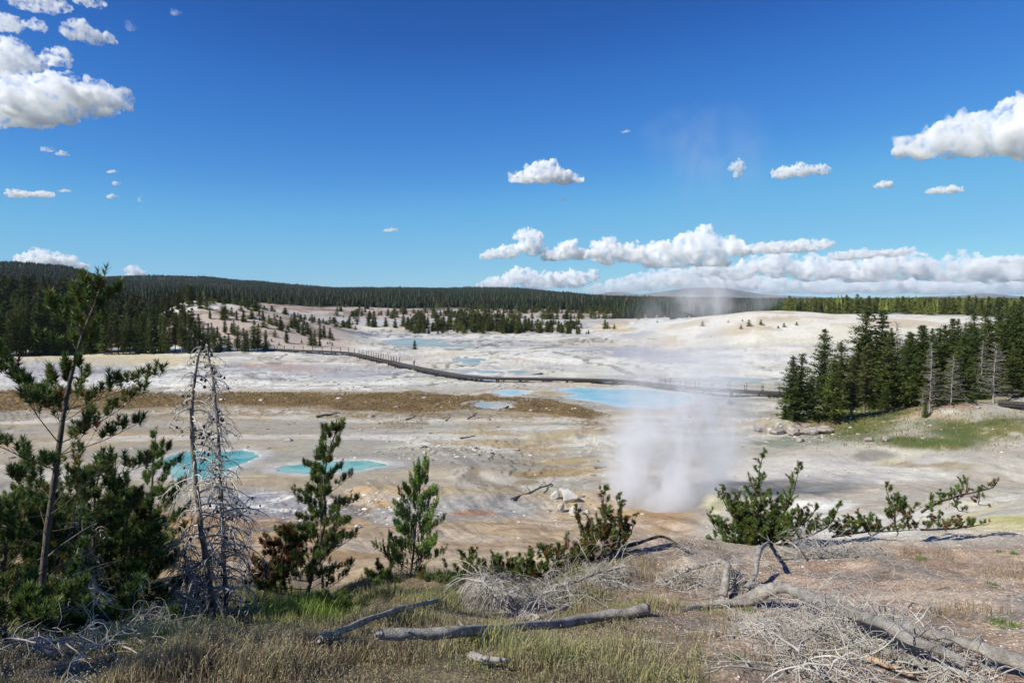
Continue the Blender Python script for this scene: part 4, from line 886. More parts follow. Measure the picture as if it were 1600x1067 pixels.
for k, (a, b, c, l) in enumerate([((1300,920),(1318,916),(1350,924),'crooked twig on the bare gravel above the big trunk'), ((1465,922),(1485,916),(1508,924),'forked twig in the middle of the bare gravel'), ((1415,905),(1435,908),(1450,909),'short straight twig left of the forked one'),
        ((1540,890),(1575,886),(1602,893),'thin twig on the gravel at the right edge'), ((1590,912),(1612,908),(1640,906),'pale stick lying at the right edge'), ((1375,895),(1395,893),(1410,900),'dark twig right of the twig heap'), ((1000,1000),(1020,1003),(1050,1006),'small stick on the bare patch at bottom centre'), ((1462,838),(1480,832),(1500,840),'twig beside the small green plant')]):
    fallen('twig', l, [([a, b, c], 0.008, 0.004)], 0, 110+k, cat='twig', tangle=5, L=0.12, group='twigs on the bare gravel')
fallen('fallen_tree', 'tangle of dead twigs on the shaded ground below the leaning dead pine', [([(90,1005,0.05),(160,1010,0.08),(230,1004,0.10),(290,992,0.05)], 0.022, 0.012)], 0, 100, tangle=190, L=0.6, grav=0.5, curl=1.4, upward=0.6, skirt=0.7, tw=0.0042)
# ------------------------------------------------------------------ middle distance conifers
def conifer_mesh(name, seed, h=10.0, w=0.17, whorls=44, per=6, clus=5, leaf=0.24, low=0.06, g=(0.045, 0.075, 0.022), ragged=0.35, trunk_r=0.013, sides=6, pointed=1.0, bare=0.0):
    """returns (trunk mesh, crown mesh) of a lodgepole type conifer of unit scale h"""
    r = np.random.default_rng(seed); tb = Tubes(); n = 8
    bend = r.normal(0, 0.012*h, 2); tt = np.linspace(0, 1, n)
    P = np.stack([bend[0]*tt**2, bend[1]*tt**2, tt*h*0.985], 1); tb.add(P-[0, 0, 0.15], taper(trunk_r*h, 0.002*h, n), sides)
    c0 = []; fw = []; cl = []; sz = []
    fat = r.uniform(0.8, 1.2, 8)
    for i in range(whorls):
        t = low+(1-low)*(i+r.uniform(0, 0.9))/whorls
        rad = w*h*((1-t)**(0.72*pointed))*(0.9+0.25*math.sin(i*1.7+seed))*fat[int(t*7.99)]+0.012*h
        if t < 0.25: rad *= 0.65+t*1.4
        k = per+(r.random() < 0.5); a0 = r.uniform(0, 6.28)
        for j in range(k):
            if r.random() < ragged*0.5: continue
            a = a0+j*6.283/k+r.normal(0, 0.3); L = rad*r.uniform(1-ragged, 1+ragged*0.5)
            droop = r.uniform(-0.22, 0.05)+t*0.45
            base = np.array([bend[0]*t*t, bend[1]*t*t, t*h]); d = np.array([math.cos(a), math.sin(a), droop])
            if bare and r.random() < bare:
                Q = curve(base, d, L, 4, up=0.2, wander=0.15, r=r); tb.add(Q, taper(0.0022*h, 0.0006*h, 4), 3); continue
            m = max(2, int(clus*L/(w*h)+1.5)); tone = r.uniform(0.75, 1.25)
            for q in range(m):
                s = (q+0.6+r.uniform(-0.3, 0.3))/m
                c0.append(base+d*L*s+np.array([0, 0, 0.05*L*s*s])+r.normal(0, 0.03*L+0.01, 3)); fw.append(d); cl.append(np.array(g)*tone*r.uniform(0.75, 1.3)*np.array([r.uniform(0.9, 1.25), 1, 1])); sz.append(leaf*h/10*r.uniform(0.7, 1.3)*(0.6+0.5*(1-t)))
    c0.append(np.array([bend[0], bend[1], h])); fw.append(np.array([0, 0, 1.0])); cl.append(np.array(g)); sz.append(leaf*h/14)
    c0 = np.array(c0); fw = unit(np.array(fw)); cl = np.array(cl); sz = np.array(sz)
    K = 5; c = np.repeat(c0, K, 0); f = np.repeat(fw, K, 0); col = np.repeat(cl, K, 0); s = np.repeat(sz, K)[:, None]; m = len(c)
    d1 = unit(f*0.9+r.normal(0, 0.6, (m, 3))+[0, 0, 0.25]); d2 = unit(np.cross(d1, r.normal(size=(m, 3))))
    o = c+r.normal(0, 0.35, (m, 3))*s
    A = o-d1*s*0.55-d2*s*0.16; B = o-d1*s*0.35+d2*s*0.26; D_ = o+d1*s*0.85
    V = np.stack([A, B, D_], 1).reshape(-1, 3); Cv = np.repeat(col*r.uniform(0.75, 1.3, (m, 1)), 3, 0)
    crown = mesh_np('crown', V, np.arange(3*m).reshape(-1, 3), M_crown, None, False, color=Cv)
    trunk = tb.build('trunk', M_bark, None)
    return trunk, crown
def snag_mesh(seed, h=10.0, w=0.16, nb=130):
    r = np.random.default_rng(seed); tb = Tubes(); n = 8; tt = np.linspace(0, 1, n); tb.add(np.stack([0.1*tt*r.normal(size=n), 0.1*tt, tt*h-0.15], 1), taper(0.010*h, 0.002*h, n), 6)
    br = Tubes()
    for i in range(nb):
        t = 0.12+0.87*(i+r.random())/nb; a = r.uniform(0, 6.28); L = w*h*(1-t)**0.6*r.uniform(0.5, 1.2)+0.1
        Q = curve([0.1*t*0, 0.1*t, t*h], [math.cos(a), math.sin(a), r.uniform(-0.3, 0.4)], L, 5, grav=0.1, up=0.2, r=r); br.add(Q, taper(0.0035*h, 0.0010*h, 5), 3)
        for q in range(3):
            pp = Q[r.integers(1, 5)]; Q2 = curve(pp, unit(Q[-1]-Q[0]+r.normal(0, 0.5, 3)*L), L*0.35, 3, r=r); br.add(Q2, taper(0.002*h, 0.0007*h, 3), 3)
    return tb.build('trunk', M_snagfar, None), br.build('branches', M_snagfar, None)
M_snagfar = noisy('silver_snag', (0.17, 0.155, 0.135), (0.38, 0.35, 0.31), scale=0.8, rough=0.9)

class Kind:
    def __init__(s, name, parts): s.name = name; s.parts = parts; s.used = False
    def place(s, loc, scale, rz, label, cat, group, kind=None, wide=1.0):
        root = empty(s.name, loc, rz); root.scale = (scale*wide, scale*wide, scale); tag(root, label, cat, group)
        for p in s.parts:
            if not s.used: q = p
            else: q = p.copy(); COL.objects.link(q)
            q.parent = root
        s.used = True
        return root
KA = [Kind('conifer_tree', conifer_mesh('a', 200+i, w=wd, whorls=40, per=6, clus=6, leaf=0.30, low=lo, g=g, ragged=rg, pointed=pt, bare=ba)) for i, (wd, lo, g, rg, pt, ba) in enumerate([
    (0.19, 0.02, (0.040, 0.066, 0.022), 0.35, 1.0, 0), (0.15, 0.10, (0.045, 0.068, 0.022), 0.45, 0.9, 0.05), (0.22, 0.01, (0.036, 0.060, 0.020), 0.40, 1.15, 0), (0.13, 0.20, (0.050, 0.065, 0.026), 0.5, 0.8, 0.35), (0.17, 0.06, (0.055, 0.085, 0.024), 0.35, 1.0, 0)])]
KS = [Kind('dead_conifer', snag_mesh(230+i, w=wd)) for i, wd in enumerate((0.20, 0.15))]
KB = [Kind('conifer_tree', conifer_mesh('b', 240+i, w=wd, whorls=18, per=5, clus=3, leaf=0.75, low=lo, g=g, ragged=0.4, sides=4, trunk_r=0.015)) for i, (wd, lo, g) in enumerate([
    (0.20, 0.03, (0.045, 0.068, 0.022)), (0.26, 0.02, (0.040, 0.062, 0.020)), (0.17, 0.08, (0.052, 0.070, 0.026)), (0.33, 0.01, (0.060, 0.085, 0.026))])]
rt = np.random.default_rng(55)
class Mass:
    """many trees merged into ONE mesh of kind stuff"""
    def __init__(s, kinds):
        s.src = []
        for k in kinds:
            me = k.parts[1].data; n = len(me.vertices); P = np.empty(n*3, np.float32); me.vertices.foreach_get('co', P)
            c = np.empty(n*4, np.float32); me.color_attributes['Col'].data.foreach_get('color', c); s.src.append((P.reshape(-1, 3), c.reshape(-1, 4)[:, :3]))
        s.V = []; s.C = []
    def add(s, loc, h, wide=1.0, r=rt, tint=(1, 1, 1)):
        P, c = s.src[r.integers(len(s.src))]; a = r.uniform(0, 6.28); co, si = math.cos(a), math.sin(a); k = h/10
        s.V.append(np.stack([(P[:, 0]*co-P[:, 1]*si)*k*wide, (P[:, 0]*si+P[:, 1]*co)*k*wide, P[:, 2]*k], 1)+np.asarray(loc)); s.C.append(c*np.asarray(tint)*r.uniform(0.75, 1.25))
    def build(s, name, label):
        V = np.concatenate(s.V); o = mesh_np(name, V, np.arange(len(V)).reshape(-1, 3), M_crown, None, False, color=np.concatenate(s.C)); tag(o, label, 'forest', None, 'stuff'); return o
def tree_at(px, pybase, pytop, K, label, group=None, cat='conifer', dmin=20.0, Y=None, wide=1.0, dx=0.0):
    """stands where the sight line of its foot meets the ground; its height follows from its top"""
    g = G(px, pybase, dmin) if Y is None else onground(direction(px, pybase)[0]*Y, Y)
    top = at(px, pytop, g[1]); h = max(0.6, top[2]-g[2])
    K.place(g-[0, 0, 0.1], h/10.0, rt.uniform(0, 6.28), label, cat, group, wide=wide)

# ---- the grove on the right, tree by tree
GR = 'pines of the grove at the right'
rows = [ (1237,656,556,0,'slim pine at the left corner of the grove, left of the two front ones'), (1249,650,552,1,'thin pine at the left end of the grove beside the boardwalk end'), (1268,654,590,2,'short dense pine between boardwalk end and tall grove edge pine'),
 (1226,655,632,4,'knee high bushy pine at the extreme left foot of the grove'), (1287,632,514,0,'tall pyramid shaped pine rising behind the boardwalk end'), (1300,656,560,4,'olive green pine standing in front of the pyramid shaped one'), (1313,640,534,1,'narrow pine right of the pyramid shaped pine'),
 (1345,632,479,1,'tallest ragged pine of the grove, left one of its two peaks'), (1371,630,486,2,'second tallest pine of the grove, right one of its two peaks'), (1330,650,560,3,'half bare pine with a silver trunk below the left peak'), (1350,646,540,3,'pine with bare lower trunk right below the left peak'),
 (1392,636,520,1,'thin pine beside the ghostly grey snag'), (1420,634,520,0,'dark full pine right of the ghostly grey snag'), (1440,632,508,2,'dark pine with sharp tip in the middle of the grove'), (1408,632,592,2,'low broad dark pine spreading over the meadow edge'), (1425,636,580,4,'low round pine next to the low broad one'),
 (1465,630,512,0,'dark pine with a double looking top right of the grove middle'), (1478,628,508,1,'dark pine right behind the one with the double looking top'), (1500,626,520,2,'broad dark pine behind the white trunked snag'), (1520,622,512,0,'dark pine between the two big snags'), (1545,620,500,1,'tall pine behind the widest snag'),
 (1452,640,560,3,'thin half bare pine in the shade left of the white trunked snag'), (1446,652,628,4,'small bushy pine alone on the reddish soil before the grove'), (1568,616,492,0,'tall dark pine near the right edge of the grove'), (1590,614,486,2,'tall dark pine at the right edge of the photo'), (1585,622,540,1,'lower pine under the tall ones at the right edge'), (1610,616,480,0,'dark pine half cut by the right edge'),
 (1385,640,600,2,'low dark pine right of the meadow corner'), (1362,640,585,1,'middle sized pine under the two peaks'), (1535,624,575,2,'low dark pine between the snags near the right edge')]
for px, b, t, k, l in rows: tree_at(px, b, t, KA[k], l, GR, 'pine', 40, wide=1.75)
tree_at(1398, 632, 500, KS[0], 'ghostly pale grey snag with fine bare branches in the grove', 'silver snags of the grove', 'dead tree', 40)
tree_at(1486, 634, 552, KS[0], 'white trunked snag in front of the dark pines of the grove', 'silver snags of the grove', 'dead tree', 40, wide=1.3)
tree_at(1552, 630, 532, KS[0], 'widest silver snag near the right end of the grove', 'silver snags of the grove', 'dead tree', 40, wide=1.4)
tree_at(1532, 625, 530, KS[1], 'slim bare snag just left of the widest one', 'silver snags of the grove', 'dead tree', 40)
tree_at(1453, 645, 532, KS[1], 'slim grey snag in the middle of the grove', 'silver snags of the grove', 'dead tree', 40)
tree_at(1440, 652, 612, KS[1], 'tiny bare snag over the small bushy pine', 'silver snags of the grove', 'dead tree', 40)
GB_ = 'dark pines filling the back of the grove'
for i in range(34):
    px = rt.uniform(1335, 1640) if i < 22 else rt.uniform(1480, 1660); Y = rt.uniform(100, 175); 
    top = np.interp(px, [1335, 1380, 1420, 1500, 1560, 1640], [528, 510, 508, 494, 480, 460])+rt.uniform(0, 22)
    tree_at(px, 600, top, KA[rt.integers(0, 3)], 'dark pine deep in the back rows of the grove', GB_, 'pine', 40, Y=Y, wide=1.9)

# ---- forest on the left, front row first
GL = 'pines along the front of the left forest'
for i in range(46):
    px = -30+i*7.6+rt.uniform(-3, 3); t = np.interp(px, [-30, 60, 160, 230, 300, 330], [478, 470, 478, 488, 500, 520])+rt.uniform(-8, 16)
    if 150 < px < 200: t += 6
    tree_at(px, np.interp(px, [-30, 0, 100, 250, 330], [557, 556, 553, 552, 550])+rt.uniform(-2.5, 1.5), t, KA[rt.integers(0, 5)], 'dark green pine in the front row of the left forest', GL, 'pine', 100, wide=1.15)
GL2 = 'pines rising behind the front of the left forest'
ML = Mass(KB[:3])
for i in range(260):
    px = rt.uniform(-40, 300); Y = rt.uniform(188, 235) if i < 24 else rt.uniform(195, 400); g = onground(direction(px, 500)[0]*Y, Y); h = rt.uniform(9.5, 14)*(1-sm(150, 280, px)*0.5)
    if i < 24: KB[rt.integers(0, 3)].place(g-[0, 0, 0.1], h/10, rt.uniform(0, 6.28), 'dark pine on the rising ground of the left forest', 'pine', GL2)
    else: ML.add(g-[0, 0, 0.1], h, 1.25, tint=(0.7, 0.7, 0.75))
ML.build('forest', 'dark pine forest filling the slope behind the front trees at the left')
# ---- the pink hill
GH = 'pines scattered on the pink hill'
hill = [(372,548,508),(384,549,512),(396,549,500),(405,547,505),(388,545,515),(414,549,515),(336,551,512),(344,550,520),(356,549,520),(326,545,505),(318,550,508),(333,532,504),(338,528,510),(360,520,504),(352,522,497),(366,524,500),(487,541,512),(492,542,515),(500,530,506),(508,528,508),(515,529,512),(480,522,503),(473,524,505),(466,520,505),(518,532,521),(448,536,515),(455,512,500),(500,541,528),(430,527,515),(520,540,534),(512,538,533),(516,537,532),
 (370,500,488),(382,502,484),(392,498,486),(346,500,482),(330,498,484),(310,506,490),(300,510,495),(288,512,480),(296,505,484),(306,526,500),(312,530,505),(352,498,478),(362,494,480),(420,505,492),(430,500,490),(440,508,494),(410,498,484),(404,494,483),(456,505,494),(462,510,498),(476,508,496),(488,505,495),(498,508,498),(470,536,530),(436,540,534),(424,534,528),(450,530,526)]
for i, (px, b, t) in enumerate(hill):
    tree_at(px+rt.uniform(-2, 2), b, t, KB[3 if b-t < 12 else rt.integers(0, 4)] if b-t < 24 else KA[rt.integers(0, 3)], ('small shrubby pine on the pink hill' if b-t < 16 else 'pine standing on the pink hill beside the boardwalk'), GH, 'pine', 150, wide=1.45)
# ---- the island of small trees
GI = 'pines on the low island in the basin'
for i in range(88):
    u_ = rt.random(); px = 575+345*u_; prof = math.sin(min(1, max(0, u_*1.1+0.02))*math.pi)**0.5
    b = np.interp(px, [575, 620, 760, 915], [513, 514, 520, 522])-rt.uniform(0, 12)*prof; hh = rt.uniform(8, 23)*(0.45+0.6*prof) if px > 640 else rt.uniform(8, 17)
    tree_at(px, b, b-hh*1.05, KB[rt.integers(0, 4)], 'small green pine in the thicket on the low island', GI, 'pine', 180, wide=1.9)
MI = Mass(KB)
for i in range(170):
    u_ = rt.random(); px = 640+270*u_; Y = rt.uniform(296, 345); g = onground(direction(px, 500)[0]*Y, Y); MI.add(g-[0, 0, 0.1], rt.uniform(1.8, 6.0)*(0.6+0.5*math.sin(u_*3.1)), 1.9)
MI.build('thicket', 'low undergrowth of small pines between the trees of the island')
MH = Mass([KB[1], KB[3]])
for i in range(420):
    px = rt.uniform(250, 560); Y = rt.uniform(192, 420); x = direction(px, 500)[0]*Y
    if fbm(np.array([x*0.05]), np.array([Y*0.05]), 3, 171)[0] < 0.5 or (px > 470 and Y < 300): continue
    g = onground(x, Y); MH.add(g-[0, 0, 0.05], rt.uniform(0.8, 3.6), 2.2)
for i in range(900):
    px = rt.uniform(420, 1010); Y = rt.uniform(470, 660); x = direction(px, 500)[0]*Y
    if fbm(np.array([x*0.015]), np.array([Y*0.02]), 3, 172)[0] < 0.47: continue
    g = onground(x, Y); MH.add(g-[0, 0, 0.05], rt.uniform(1.5, 6.0), 1.9)
MH.build('scrub', 'dark scrub dotted over the pink hill and the low rise beyond the basin')
for px, b, t, l in [(945,514,499,'left one of three small pines right of the island'), (949,514,503,'middle one of three small pines right of the island'), (960,514,506,'right one of three small pines right of the island'),
    (648,546,531,'lone little spruce on the low mound beyond the boardwalk'), (616,544,541,'tiny shrub left of the lone little spruce'), (1098,510,501,'faint shrub at the foot of the white dune seen through steam'),
    (1170,510,499,'largest shrub on the white dune'), (1189,508,499,'shrub right of the largest one on the dune'), (1158,514,507,'tiny shrub below the largest one on the dune'), (1225,511,504,'shrub in the middle of the white dune'), (1216,513,508,'small shrub left of the middle one on the dune'),
    (1245,508,502,'shrub right of the middle one on the dune'), (1138,504,500,'low shrub on the left shoulder of the dune'), (1160,502,498,'tiny shrub on the crest of the dune'), (1110,527,523,'tiny dark shrub at the foot of the dune'), (1027,504,500,'small round shrub between island and dune'), (998,500,496,'small dark bush on the grey flat beyond the three pines'), (1139,631,623,'small pale green bush beside the steam under the boardwalk')]:
    tree_at(px, b, t, KB[3] if b-t < 12 else KB[1], l, 'lone shrubs and small trees in the basin', 'shrub', 60, wide=1.8 if b-t < 12 else 1.3)
GF_ = 'sunlit pines behind the white dune'
MR = Mass(KB)
for i in range(200):
    px = rt.uniform(1225, 1640); Y = rt.uniform(345, 460); g = onground(direction(px, 500)[0]*Y, Y); h = rt.uniform(6.5, 10.5)
    MR.add(g-[0, 0, 0.1], h, 1.3, tint=(1.25, 1.2, 1.1))  # tint paints the sunlit look into the crown colour
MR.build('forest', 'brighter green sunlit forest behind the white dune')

# ---- the far wood, one mass
def far_wood():
    Vs, Cs = [], []; Fs = []; n0 = 0
    r = np.random.default_rng(77)
    def ok(x, y):
        px, py = pxpy(x, y, 8.0); u, d = ud(x, y)
        edge = 640+fbm(x*0.02, y*0.02, 3, 104)*90-45
        a = (d > edge)
        b = (px < 250) & (d > 300)
        c = (px > 1050) & (d > 395)
        e = (px > 960) & (px < 1060) & (d > 470)
        b2 = (px < 400) & (d > 400)
        return a | b | c | e | b2
    pts = []
    for n, d0, d1 in ((9000, 300, 700), (30000, 640, 1100), (50000, 1100, 2600)):
        rr = np.sqrt(r.uniform(d0**2, d1**2, n)); uu = r.uniform(-0.86, 0.86, n); x = uu*rr; y = rr
        m = ok(x, y); pts.append(np.stack([x[m], y[m], np.full(m.sum(), 1.0 if d1 < 1200 else 1.1)], 1))
    # clearings and rear of the pink hill band stay open
    P = np.concatenate(pts); z = H(P[:, 0], P[:, 1])
    h = r.uniform(6.5, 12.5, len(P))*r.uniform(0.85,1.15,len(P))*np.where(P[:, 1] < 640, 0.9, np.where(P[:, 1] > 1100, 0.62, 0.78))*P[:, 2]; w = h*r.uniform(0.13, 0.22, len(P))*np.where(P[:, 1] > 1100, 1.9, 1.4)
    tiers, sides = 4, 5
    th = np.arange(sides)*2*np.pi/sides
    px, _ = pxpy(P[:, 0], P[:, 1], z)
    tone = r.uniform(0.7, 1.3, len(P)); sunny = sm(1180, 1300, px)*(1-sm(700, 1100, P[:, 1]))  # sunny: sunlit tone painted into the colour of the right-hand trees
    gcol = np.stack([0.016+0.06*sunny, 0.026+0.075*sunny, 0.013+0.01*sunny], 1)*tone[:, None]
    for k in range(tiers):
        f0 = 0.06+0.9*k/tiers; f1 = min(1.0, f0+0.42); rad = w*(1-f0)*r.uniform(0.75, 1.25, len(P))
        jit = r.uniform(0.65, 1.35, (len(P), sides)); ro = r.uniform(0, 6.28, len(P))
        ring = np.stack([P[:, 0, None]+np.cos(th+ro[:, None])*rad[:, None]*jit, P[:, 1, None]+np.sin(th+ro[:, None])*rad[:, None]*jit, (z+h*f0)[:, None]-0.04*h[:, None]*jit], -1)
        apex = np.stack([P[:, 0], P[:, 1], z+h*f1], -1)[:, None]
        Vv = np.concatenate([ring, apex], 1).reshape(-1, 3); b = np.arange(len(P))[:, None]*(sides+1)+n0
        for s in range(sides): Fs.append(np.concatenate([b+s, b+(s+1) % sides, b+sides], 1))
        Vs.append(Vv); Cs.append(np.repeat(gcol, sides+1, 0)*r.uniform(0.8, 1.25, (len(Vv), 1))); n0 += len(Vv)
    # pale dead trunks standing among them
    m = r.random(len(P)) < 0.05; Q = P[m & (P[:, 1] < 900)]; zq = H(Q[:, 0], Q[:, 1]); hq = r.uniform(10, 17, len(Q))
    for s in range(1):
        a = 0.16+0.0*hq; q0 = np.stack([Q[:, 0]-a, Q[:, 1], zq], -1); q1 = np.stack([Q[:, 0]+a, Q[:, 1]+a, zq], -1); q2 = np.stack([Q[:, 0], Q[:, 1], zq+hq], -1); q3 = np.stack([Q[:, 0], Q[:, 1]-a*1.4, zq], -1)
        Vv = np.stack([q0, q1, q3, q2], 1).reshape(-1, 3); b = np.arange(len(Q))[:, None]*4+n0
        Fs += [b+np.array([[0, 2, 3]]), b+np.array([[2, 1, 3]]), b+np.array([[1, 0, 3]])]; Vs.append(Vv); Cs.append(np.tile([[0.30, 0.28, 0.25]], (len(Vv), 1))); n0 += len(Vv)
    print('far wood trees', len(P))
    o = mesh_np('forest', np.concatenate(Vs), np.concatenate(Fs), M_crown, None, False, color=np.concatenate(Cs))
    tag(o, 'dense dark conifer forest covering the ridge beyond the basin', 'forest', None, 'stuff')
far_wood()

# ------------------------------------------------------------------ boardwalk
M_deck = noisy('boardwalk_planks', (0.05, 0.045, 0.04), (0.125, 0.115, 0.10), scale=3, rough=0.85, bump=0.4)
M_post = noisy('boardwalk_timber', (0.022, 0.018, 0.014), (0.06, 0.05, 0.04), scale=3, rough=0.9)
M_rail = noisy('boardwalk_rails', (0.24, 0.22, 0.20), (0.42, 0.40, 0.37), scale=3, rough=0.85)
def boardwalk(label, line, zdeck, rails, wid=1.9, post_h=None):
    """line: (px, py) of the deck's near edge; rails: (from, to, side) as fractions of its length"""
    P = []
    for px, py in line:
        a, b = direction(px, py); Y = (zdeck-CAMZ)/b; P.append([a*Y, Y, zdeck])
    P = smooth_path(P, 120); seg = np.linalg.norm(np.diff(P, axis=0), axis=1); S = np.concatenate([[0], np.cumsum(seg)]); Ltot = S[-1]
    org = P[0].copy(); org[2] = float(H(org[0], org[1])[0]); root = empty('boardwalk', org); tag(root, label, 'boardwalk')
    def pt(s, off=0.0, z=0.0):
        p = np.array([np.interp(s, S, P[:, k]) for k in range(3)]); q = np.array([np.interp(min(s+0.3, Ltot), S, P[:, k]) for k in range(3)])-np.array([np.interp(max(s-0.3, 0), S, P[:, k]) for k in range(3)])
        t = unit(q); nrm = np.array([-t[1], t[0], 0]); 
        if nrm[1] < 0: nrm = -nrm
        return p+nrm*off+np.array([0, 0, z])-org, t
    deck = Tubes(); n = int(Ltot/0.30)
    for i in range(n):
        c, t = pt((i+0.5)*Ltot/n, wid/2, 0.0); a = math.atan2(t[1], t[0]); deck.box(c, (Ltot/n-0.02, wid, 0.06), a)
    deck.build('deck', M_deck, root, False)
    nb = int(Ltot/4.0); 
    for off in (0.12, wid-0.12):
        st = Tubes()
        for i in range(nb*2):
            c, t = pt((i+0.5)*Ltot/(nb*2), off, -0.03-0.15); st.box(c, (Ltot/(nb*2)+0.02, 0.09, 0.30), math.atan2(t[1], t[0]))
        st.build('joist', M_post, root, False)
    def support(s, k=0):
        b = Tubes(); c, t = pt(s, wid/2, 0); a = math.atan2(t[1], t[0]); g = float(H(c[0]+org[0], c[1]+org[1])[0])-org[2]-0.2
        top = zdeck-org[2]-0.33
        for off in (0.15, wid-0.15):
            q, _ = pt(s, off, 0); b.box([q[0], q[1], (g+top)/2], (0.22, 0.16, max(0.1, top-g)), a)
        b.box([c[0], c[1], top-0.05], (0.16, wid, 0.18), a)
        q0, _ = pt(s, 0.05, 0); q1, _ = pt(min(s+1.6, Ltot), 0.05, 0); b.add(np.array([[q0[0], q0[1], g+0.2], [q1[0], q1[1], top]]), [0.06, 0.06], 4)
        b.build('support', M_post, root, False)
    for i in range(nb): support((i+0.5)*Ltot/nb)
    for f0, f1, side, step in rails:
        off = 0.04 if side == 'near' else wid-0.04; s0, s1 = f0*Ltot, f1*Ltot; k = max(1, int((s1-s0)/step)); rl = Tubes()
        for i in range(k+1):
            c, t = pt(s0+(s1-s0)*i/k, off, 0.5); ps = Tubes(); ps.box(c, (0.13, 0.10, 1.15), math.atan2(t[1], t[0])); ps.build('railing_post', M_post, root, False)
        for i in range(k):
            for zz in (1.05, 0.55):
                c, t = pt(s0+(s1-s0)*(i+0.5)/k, off-(0.07 if side == 'near' else -0.07), zz); rl.box(c, ((s1-s0)/k+0.02, 0.05, 0.12), math.atan2(t[1], t[0]))
        rl.build('rail', M_rail, root, False)
    return root, pt, Ltot
boardwalk('long low wooden boardwalk winding across the white basin with railings along its left part', [(338,546),(400,546),(470,547.5),(530,550),(565,556),(600,564),(640,573),(680,581),(725,588),(775,591),(840,592),(900,593),(960,594.5),(1010,599),(1040,603)], 0.75,
    [(0.0, 0.36, 'far', 3.0), (0.0, 0.12, 'near', 3.0), (0.37, 0.515, 'far', 1.7), (0.37, 0.515, 'near', 1.7)])
boardwalk('railed wooden boardwalk on trestles between the steam and the right hand grove', [(1040,603),(1090,607),(1140,610),(1190,613),(1230,615),(1275,612),(1330,606)], 0.8,
    [(0.0, 0.98, 'far', 2.4), (0.0, 0.98, 'near', 2.4)])
boardwalk('short stretch of boardwalk showing under the pines at the right edge', [(1560,629),(1600,632),(1660,638)], 4.2, [])
boardwalk('stretch of boardwalk visible between trunks in the middle of the grove', [(1335,620),(1390,621)], 1.6, [])
# ------------------------------------------------------------------ grass, litter, stones (uncountable)
rg = np.random.default_rng(91)
def blades(name, label, P, h, w, col, lean=0.35, seeds=0.0, seedcol=(0.30, 0.25, 0.12), bend=0.5, dirv=None):
    """P (n,3) roots; each blade is a bent two-piece strip"""
    n = len(P); a = rg.uniform(0, 6.28, n); l = rg.normal(0, lean, n)
    d = np.stack([np.cos(a)*l, np.sin(a)*l, np.ones(n)], 1); d = unit(d); sd_ = np.stack([-np.sin(a+rg.normal(0, 1, n)), np.cos(a), np.zeros(n)], 1)*w[:, None]
    mid = P+d*h[:, None]*0.55; tip = P+d*h[:, None]*0.9+np.stack([np.cos(a), np.sin(a), -0.2*np.ones(n)], 1)*(h*bend*rg.uniform(0.1, 0.7, n))[:, None]
    V = np.stack([P-sd_, P+sd_, mid+sd_*0.7, mid-sd_*0.7, tip], 1).reshape(-1, 3); b = np.arange(n)[:, None]*5
    F = np.concatenate([b+np.array([[0, 1, 2]]), b+np.array([[0, 2, 3]]), b+np.array([[3, 2, 4]])])
    C_ = np.repeat(col, 5, 0)
    if seeds:
        m = np.nonzero(rg.random(n) < seeds)[0]; k = 6; T = np.repeat(tip[m], k, 0)+rg.normal(0, 1, (len(m)*k, 3))*np.array([0.006, 0.006, 0.028])
        s = 0.0045; q = rg.normal(size=(len(T), 3)); q = unit(q)*s; q2 = unit(np.cross(q, rg.normal(size=(len(T), 3))))*s
        V2 = np.stack([T-q, T+q, T+q2*1.8], 1).reshape(-1, 3); F2 = np.arange(len(V2)).reshape(-1, 3)+len(V)
        V = np.concatenate([V, V2]); F = np.concatenate([F, F2]); C_ = np.concatenate([C_, np.tile(seedcol, (len(V2), 1))*rg.uniform(0.7, 1.2, (len(V2), 1))])
    o = mesh_np(name, V, F, M_grass, None, False, color=C_); tag(o, label, 'grass', None, 'stuff'); return o
def scatter(n, d0, d1, u0, u1, dens):
    """n tries between distances d0..d1, kept by dens(x, y, px, py)"""
    y = np.sqrt(rg.uniform(d0**2, d1**2, n)); x = rg.uniform(u0, u1, n)*y
    z = H(x, y); px, py = pxpy(x, y, z); k = rg.random(n) < dens(x, y, px, py); return np.stack([x, y, z], 1)[k], px[k], py[k]
# -- dry and green grass on the left and centre of the bluff
def gd(x, y, px, py):
    cl = sm(0.32, 0.50, fbm(x*0.9, y*0.9, 3, 201)); e = 1-sm(930, 1120, px+(fbm(x*0.8, y*0.8, 3, 202)-0.5)*420-(py-950)*0.9)
    return (0.20+0.80*cl)*e*(1-sm(12.3, 13.6, y)*sm(420, 560, px))*(1-0.75*np.exp(-((px-1060)/60)**2-((py-1010)/30)**2))
P, px, py = scatter(230000, 3.6, 13.8, -0.82, 0.42, gd)
P2, px2, py2 = scatter(90000, 3.4, 6.4, -0.85, 0.30, gd); P = np.concatenate([P, P2]); px = np.concatenate([px, px2]); py = np.concatenate([py, py2])
n = len(P); green = np.exp(-(((px-430)/110)**2+((py-958)/26)**2))+0.8*np.exp(-(((px-90)/170)**2+((py-985)/32)**2))+0.5*np.exp(-(((px-660)/90)**2+((py-965)/26)**2))+0.25*np.exp(-(((px-240)/60)**2+((py-985)/30)**2))
green = np.clip(green*1.25+(fbm(P[:, 0]*1.1, P[:, 1]*1.1, 3, 203)-0.50)*1.5, 0, 1)[:, None]; tn = rg.random((n, 1)); q = rg.random((n, 1))
dry = np.where(q < 0.50, [[0.41, 0.345, 0.23]], np.where(q < 0.82, [[0.25, 0.18, 0.12]], [[0.21, 0.21, 0.10]])); grn = np.where(tn < 0.5, [[0.20, 0.33, 0.05]], [[0.32, 0.43, 0.09]])
